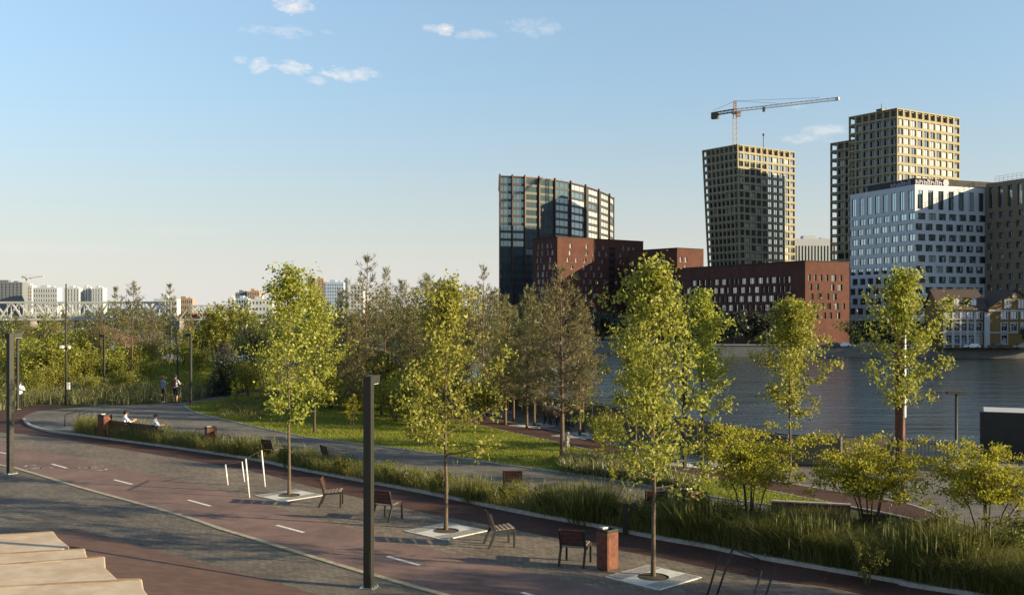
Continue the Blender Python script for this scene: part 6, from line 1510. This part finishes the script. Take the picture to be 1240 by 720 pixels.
# ------------------------------------------------------------------ people
def person(label, loc, rz, J, cloth, hair=M['hair'], long_hair=False, scale=1.0, face_tilt=0, group=None):
    """J: joint overrides; cloth: segment -> material key. Local +Y is where the person faces."""
    B = dict(pelvis=((0, 0, .93), .125), waist=((0, 0, 1.08), .115), chest=((0, .0, 1.28), .135), neckb=((0, -.01, 1.43), .075), neck=((0, 0, 1.50), .05), head=((0, .02, 1.59), .082), crown=((0, .015, 1.68), .07))
    for s, n in ((-1, 'l'), (1, 'r')):
        B['sh' + n] = ((s * .175, 0, 1.385), .062); B['el' + n] = ((s * .225, -.03, 1.12), .042); B['wr' + n] = ((s * .235, .04, .88), .028); B['ha' + n] = ((s * .235, .07, .80), .034)
        B['hi' + n] = ((s * .09, 0, .87), .088); B['kn' + n] = ((s * .10, .015, .49), .058); B['an' + n] = ((s * .105, -.02, .09), .04); B['to' + n] = ((s * .115, .13, .035), .034)
    for k, v in J.items(): B[k] = (v, B[k][1])
    names = list(B); ix = {k: i for i, k in enumerate(names)}
    E = [('pelvis', 'waist'), ('waist', 'chest'), ('chest', 'neckb'), ('neckb', 'neck'), ('neck', 'head'), ('head', 'crown')]
    for n in 'lr': E += [('chest', 'sh' + n), ('sh' + n, 'el' + n), ('el' + n, 'wr' + n), ('wr' + n, 'ha' + n), ('pelvis', 'hi' + n), ('hi' + n, 'kn' + n), ('kn' + n, 'an' + n), ('an' + n, 'to' + n)]
    me = bpy.data.meshes.new('skeleton'); me.from_pydata([B[k][0] for k in names], [(ix[a], ix[b]) for a, b in E], []); me.update()
    o = link('skeleton', me); md = o.modifiers.new('skin', 'SKIN'); md.use_smooth_shade = True
    for i, k in enumerate(names):
        sv = me.skin_vertices[0].data[i]; r = B[k][1]; sv.radius = (r * (1.15 if k in ('chest', 'pelvis', 'waist') else 1), r * (.8 if k in ('chest', 'pelvis', 'waist') else 1)); sv.use_root = (k == 'pelvis')
    sb = o.modifiers.new('sub', 'SUBSURF'); sb.levels = 2; sb.render_levels = 2
    dg = bpy.context.evaluated_depsgraph_get(); ev = o.evaluated_get(dg); m2 = bpy.data.meshes.new_from_object(ev)
    mats = ['skin', cloth['top'], cloth['legs'], cloth['shoes']]
    if cloth.get('shin', cloth['legs']) == 'skin': pass
    def seg_mat(a, b):
        if a in ('pelvis',) and b.startswith('hi'): return 2
        if a.startswith('hi'): return 2
        if a.startswith('kn'): return 0 if cloth.get('shorts') else 2
        if a.startswith('an'): return 3
        if a in ('waist', 'chest', 'pelvis') : return 1
        if a.startswith('sh'): return 1
        if a.startswith('el'): return 1 if cloth.get('long') else 0
        return 0
    segs = [(Vector(B[a][0]), Vector(B[b][0]), seg_mat(a, b), (B[a][1] + B[b][1]) / 2) for a, b in E]
    mb = MB(); mb.v = [tuple(v.co) for v in m2.vertices]
    for p in m2.polygons:
        c = p.center; best = (9, 0)
        for a, b, mi, r in segs:
            t_ = max(0, min(1, (c - a).dot(b - a) / max(1e-9, (b - a).length_squared))); dd = (c - a.lerp(b, t_)).length - r * .8
            if dd < best[0]: best = (dd, mi)
        mb.f.append(tuple(p.vertices)); mb.m.append(best[1]); mb.sm.append(True)
    bpy.data.objects.remove(o); bpy.data.meshes.remove(me); bpy.data.meshes.remove(m2)
    # face and fingers, in the same mesh
    hd = Vector(B['head'][0]); fwd = Vector((0, 1, 0)); 
    mb.tube([hd + Vector((0, .075, .02)), hd + Vector((0, .108, -.012)), hd + Vector((0, .08, -.02))], [.008, .014, .01], 6, 0)
    for s in (-1, 1):
        mb.ball(hd + Vector((s * .03, .076, .025)), .010, 6, 4); mb.ball(hd + Vector((s * .086, .0, .0)), .022, 6, 0, .4, .8, 1.2)
    mb.box(hd + Vector((0, .082, -.045)), (.045, .008, .01), 0, 5)
    for n, s in (('l', -1), ('r', 1)):
        w, h_ = Vector(B['wr' + n][0]), Vector(B['ha' + n][0]); d = (h_ - w).normalized(); side = d.cross(Vector((0, 1, .3))).normalized(); cr = side.cross(d)
        for k in range(4):
            b0 = h_ + side * ((k - 1.5) * .017) + d * .012; ln = (.062, .072, .068, .052)[k]
            mb.tube([b0, b0 + d * ln * .5, b0 + d * ln * .8 + cr * .014, b0 + d * ln * .95 + cr * .03], [.0095, .009, .008, .006], 5, 0)
        b0 = w.lerp(h_, .6) + side * .03 * (-s); mb.tube([b0, b0 - side * s * .03 + d * .03, b0 - side * s * .03 + d * .06 + cr * .02], [.011, .010, .007], 5, 0)
    root = mb.build('person', [M[m] for m in mats] + [M['hair'], M['cloth_brown']]); root.location = loc; root.rotation_euler.z = rz; root.scale = (scale,) * 3; tag(root, label, 'person', group)
    hm = MB(); c = Vector(B['crown'][0]) + Vector((0, -.014, -.055)); n = 12
    prof = [(.092, -.05), (.1, .0), (.094, .05), (.066, .088), (.03, .104), (.001, .108)]
    hm.lathe(prof, c, n, 0, 1.0, 1.08)
    if long_hair: hm.lathe([(.05, -.22), (.085, -.1), (.088, .02)], c + Vector((0, -.035, 0)), n, 0, 1.0, .6)
    hm.build('hair', hair, root); return root
FOLD = dict(ell=(-.26, .06, 1.15), wrl=(-.06, .22, 1.24), hal=(.02, .24, 1.27), elr=(.26, .05, 1.14), wrr=(.07, .21, 1.20), har=(.0, .23, 1.22))
person('person in a light blue shirt and black trousers with arms folded, at the left edge', G(24.3, 494.5), R(205), FOLD, dict(top='cloth_blue', legs='cloth_dark', shoes='cloth_dark', long=True), scale=1.0)
M['hair_red'] = mat_rough('auburn_hair', (.22, .085, .04), .2, 20, .6, world=False)
WALK = dict(knl=(-.10, .16, .50), anl=(-.10, .08, .10), tol=(-.10, .22, .05), knr=(.10, -.03, .48), anr=(.11, -.26, .14), tor=(.12, -.14, .04), ell=(-.24, .06, 1.13), wrl=(-.2, .2, 1.0), hal=(-.18, .26, .97), elr=(.24, -.1, 1.14), wrr=(.24, -.1, .9), har=(.24, -.08, .82))
person('woman with auburn hair, blue grey top, black trousers and white trainers walking on the path', G(197.5, 487.5), R(-28), WALK, dict(top='cloth_denim', legs='cloth_dark', shoes='shoe_white', long=True), M['hair_red'], True, scale=1.05)
MAN = dict(ell=(-.25, .03, 1.13), wrl=(-.14, .22, 1.14), hal=(-.08, .28, 1.16), elr=(.26, .06, 1.14), wrr=(.2, .24, 1.14), har=(.15, .31, 1.17))
pm = person('man in black shorts with a brown backpack standing on the path', G(212.5, 487.2), R(-18), MAN, dict(top='cloth_white', legs='cloth_dark', shoes='cloth_brown', shorts=True), scale=1.08)
root = thing('backpack', 'brown backpack worn by the man on the path', 'backpack', pm.location, R(-18), None, 1.08)
mb = MB(); mb.lathe([(.001, -.24), (.13, -.23), (.16, -.12), (.155, .1), (.12, .22), (.05, .26), (.001, .262)], (0, -.2, 1.25), 12, 0, 1.0, .62); mb.build('bag', M['cloth_brown'], root)
mb = MB(); mb.box((0, -.305, 1.17), (.2, .05, .2)); mb.build('pocket', M['cloth_brown'], root, .02)
mb = MB()
for s in (-1, 1): mb.tube([(s * .1, -.12, 1.42), (s * .12, 0, 1.475), (s * .12, .13, 1.36), (s * .12, .1, 1.15), (s * .13, -.12, 1.05)], .022, 6)
mb.build('strap', M['cloth_dark'], root)
def SIT(lean=0, arms=0, turn=0):
    d = dict(pelvis=(0, 0, .56), waist=(0, .0 + lean * .3, .72), chest=(0, lean * .7, .92), neckb=(0, lean, 1.07), neck=(0, lean + .015, 1.14), head=(turn * .02, lean + .04, 1.23), crown=(turn * .02, lean + .035, 1.32))
    for s, n in ((-1, 'l'), (1, 'r')):
        d['sh' + n] = (s * .175, lean * .95, 1.02); d['hi' + n] = (s * .09, .04, .53); d['kn' + n] = (s * .12, .45, .52); d['an' + n] = (s * .12, .44, .10); d['to' + n] = (s * .13, .6, .035)
        if arms: d['el' + n] = (s * .22, lean + .16, .82); d['wr' + n] = (s * .12, lean + .38, .86); d['ha' + n] = (s * .08, lean + .45, .89)
        else: d['el' + n] = (s * .23, lean + .02, .78); d['wr' + n] = (s * .17, lean + .24, .66); d['ha' + n] = (s * .14, lean + .32, .64)
    return d
WH = dict(top='cloth_white', legs='cloth_dark', shoes='shoe_white')
def on_bench(A, B, s, label, pose, cl, dz=-.03, tw=0, **kw):
    A, B = Vector(A), Vector(B); rz = math.atan2((B - A).y, (B - A).x); return person(label, A.lerp(B, s) + Vector((0, 0, dz)), rz + R(tw), pose, cl, **kw)
M['hair_black'] = mat_rough('black_hair', (.012, .01, .01), .2, 20, .6, world=False)
on_bench(bA_, bB_, .26, 'black haired person in a white shirt at the left end of the long bench', SIT(.06, 1), WH, tw=-15, hair=M['hair_black'])
on_bench(bA_, bB_, .80, 'brown haired person in a white shirt at the right end of the long bench', SIT(.10, 1), WH, tw=-35)
bP, bQ = G(661, 513.5), G(681, 515)
on_bench(bP, bQ, .35, 'person in white sitting on the promenade bench, the left one', SIT(0), dict(top='cloth_white', legs='cloth_denim', shoes='shoe_white'), hair=M['hair_black'])
on_bench(bP, bQ, .82, 'person in pale lavender sitting on the promenade bench, the right one', SIT(.02), dict(top='cloth_blue', legs='cloth_dark', shoes='shoe_white'))
person('small distant person in white walking beyond the lawn tip', PZ(235, 427, 96) * 0 + Vector(((235 - HX) / F * 96, 96, 0.6)), R(20), WALK, dict(top='cloth_white', legs='cloth_white', shoes='shoe_white', long=True))
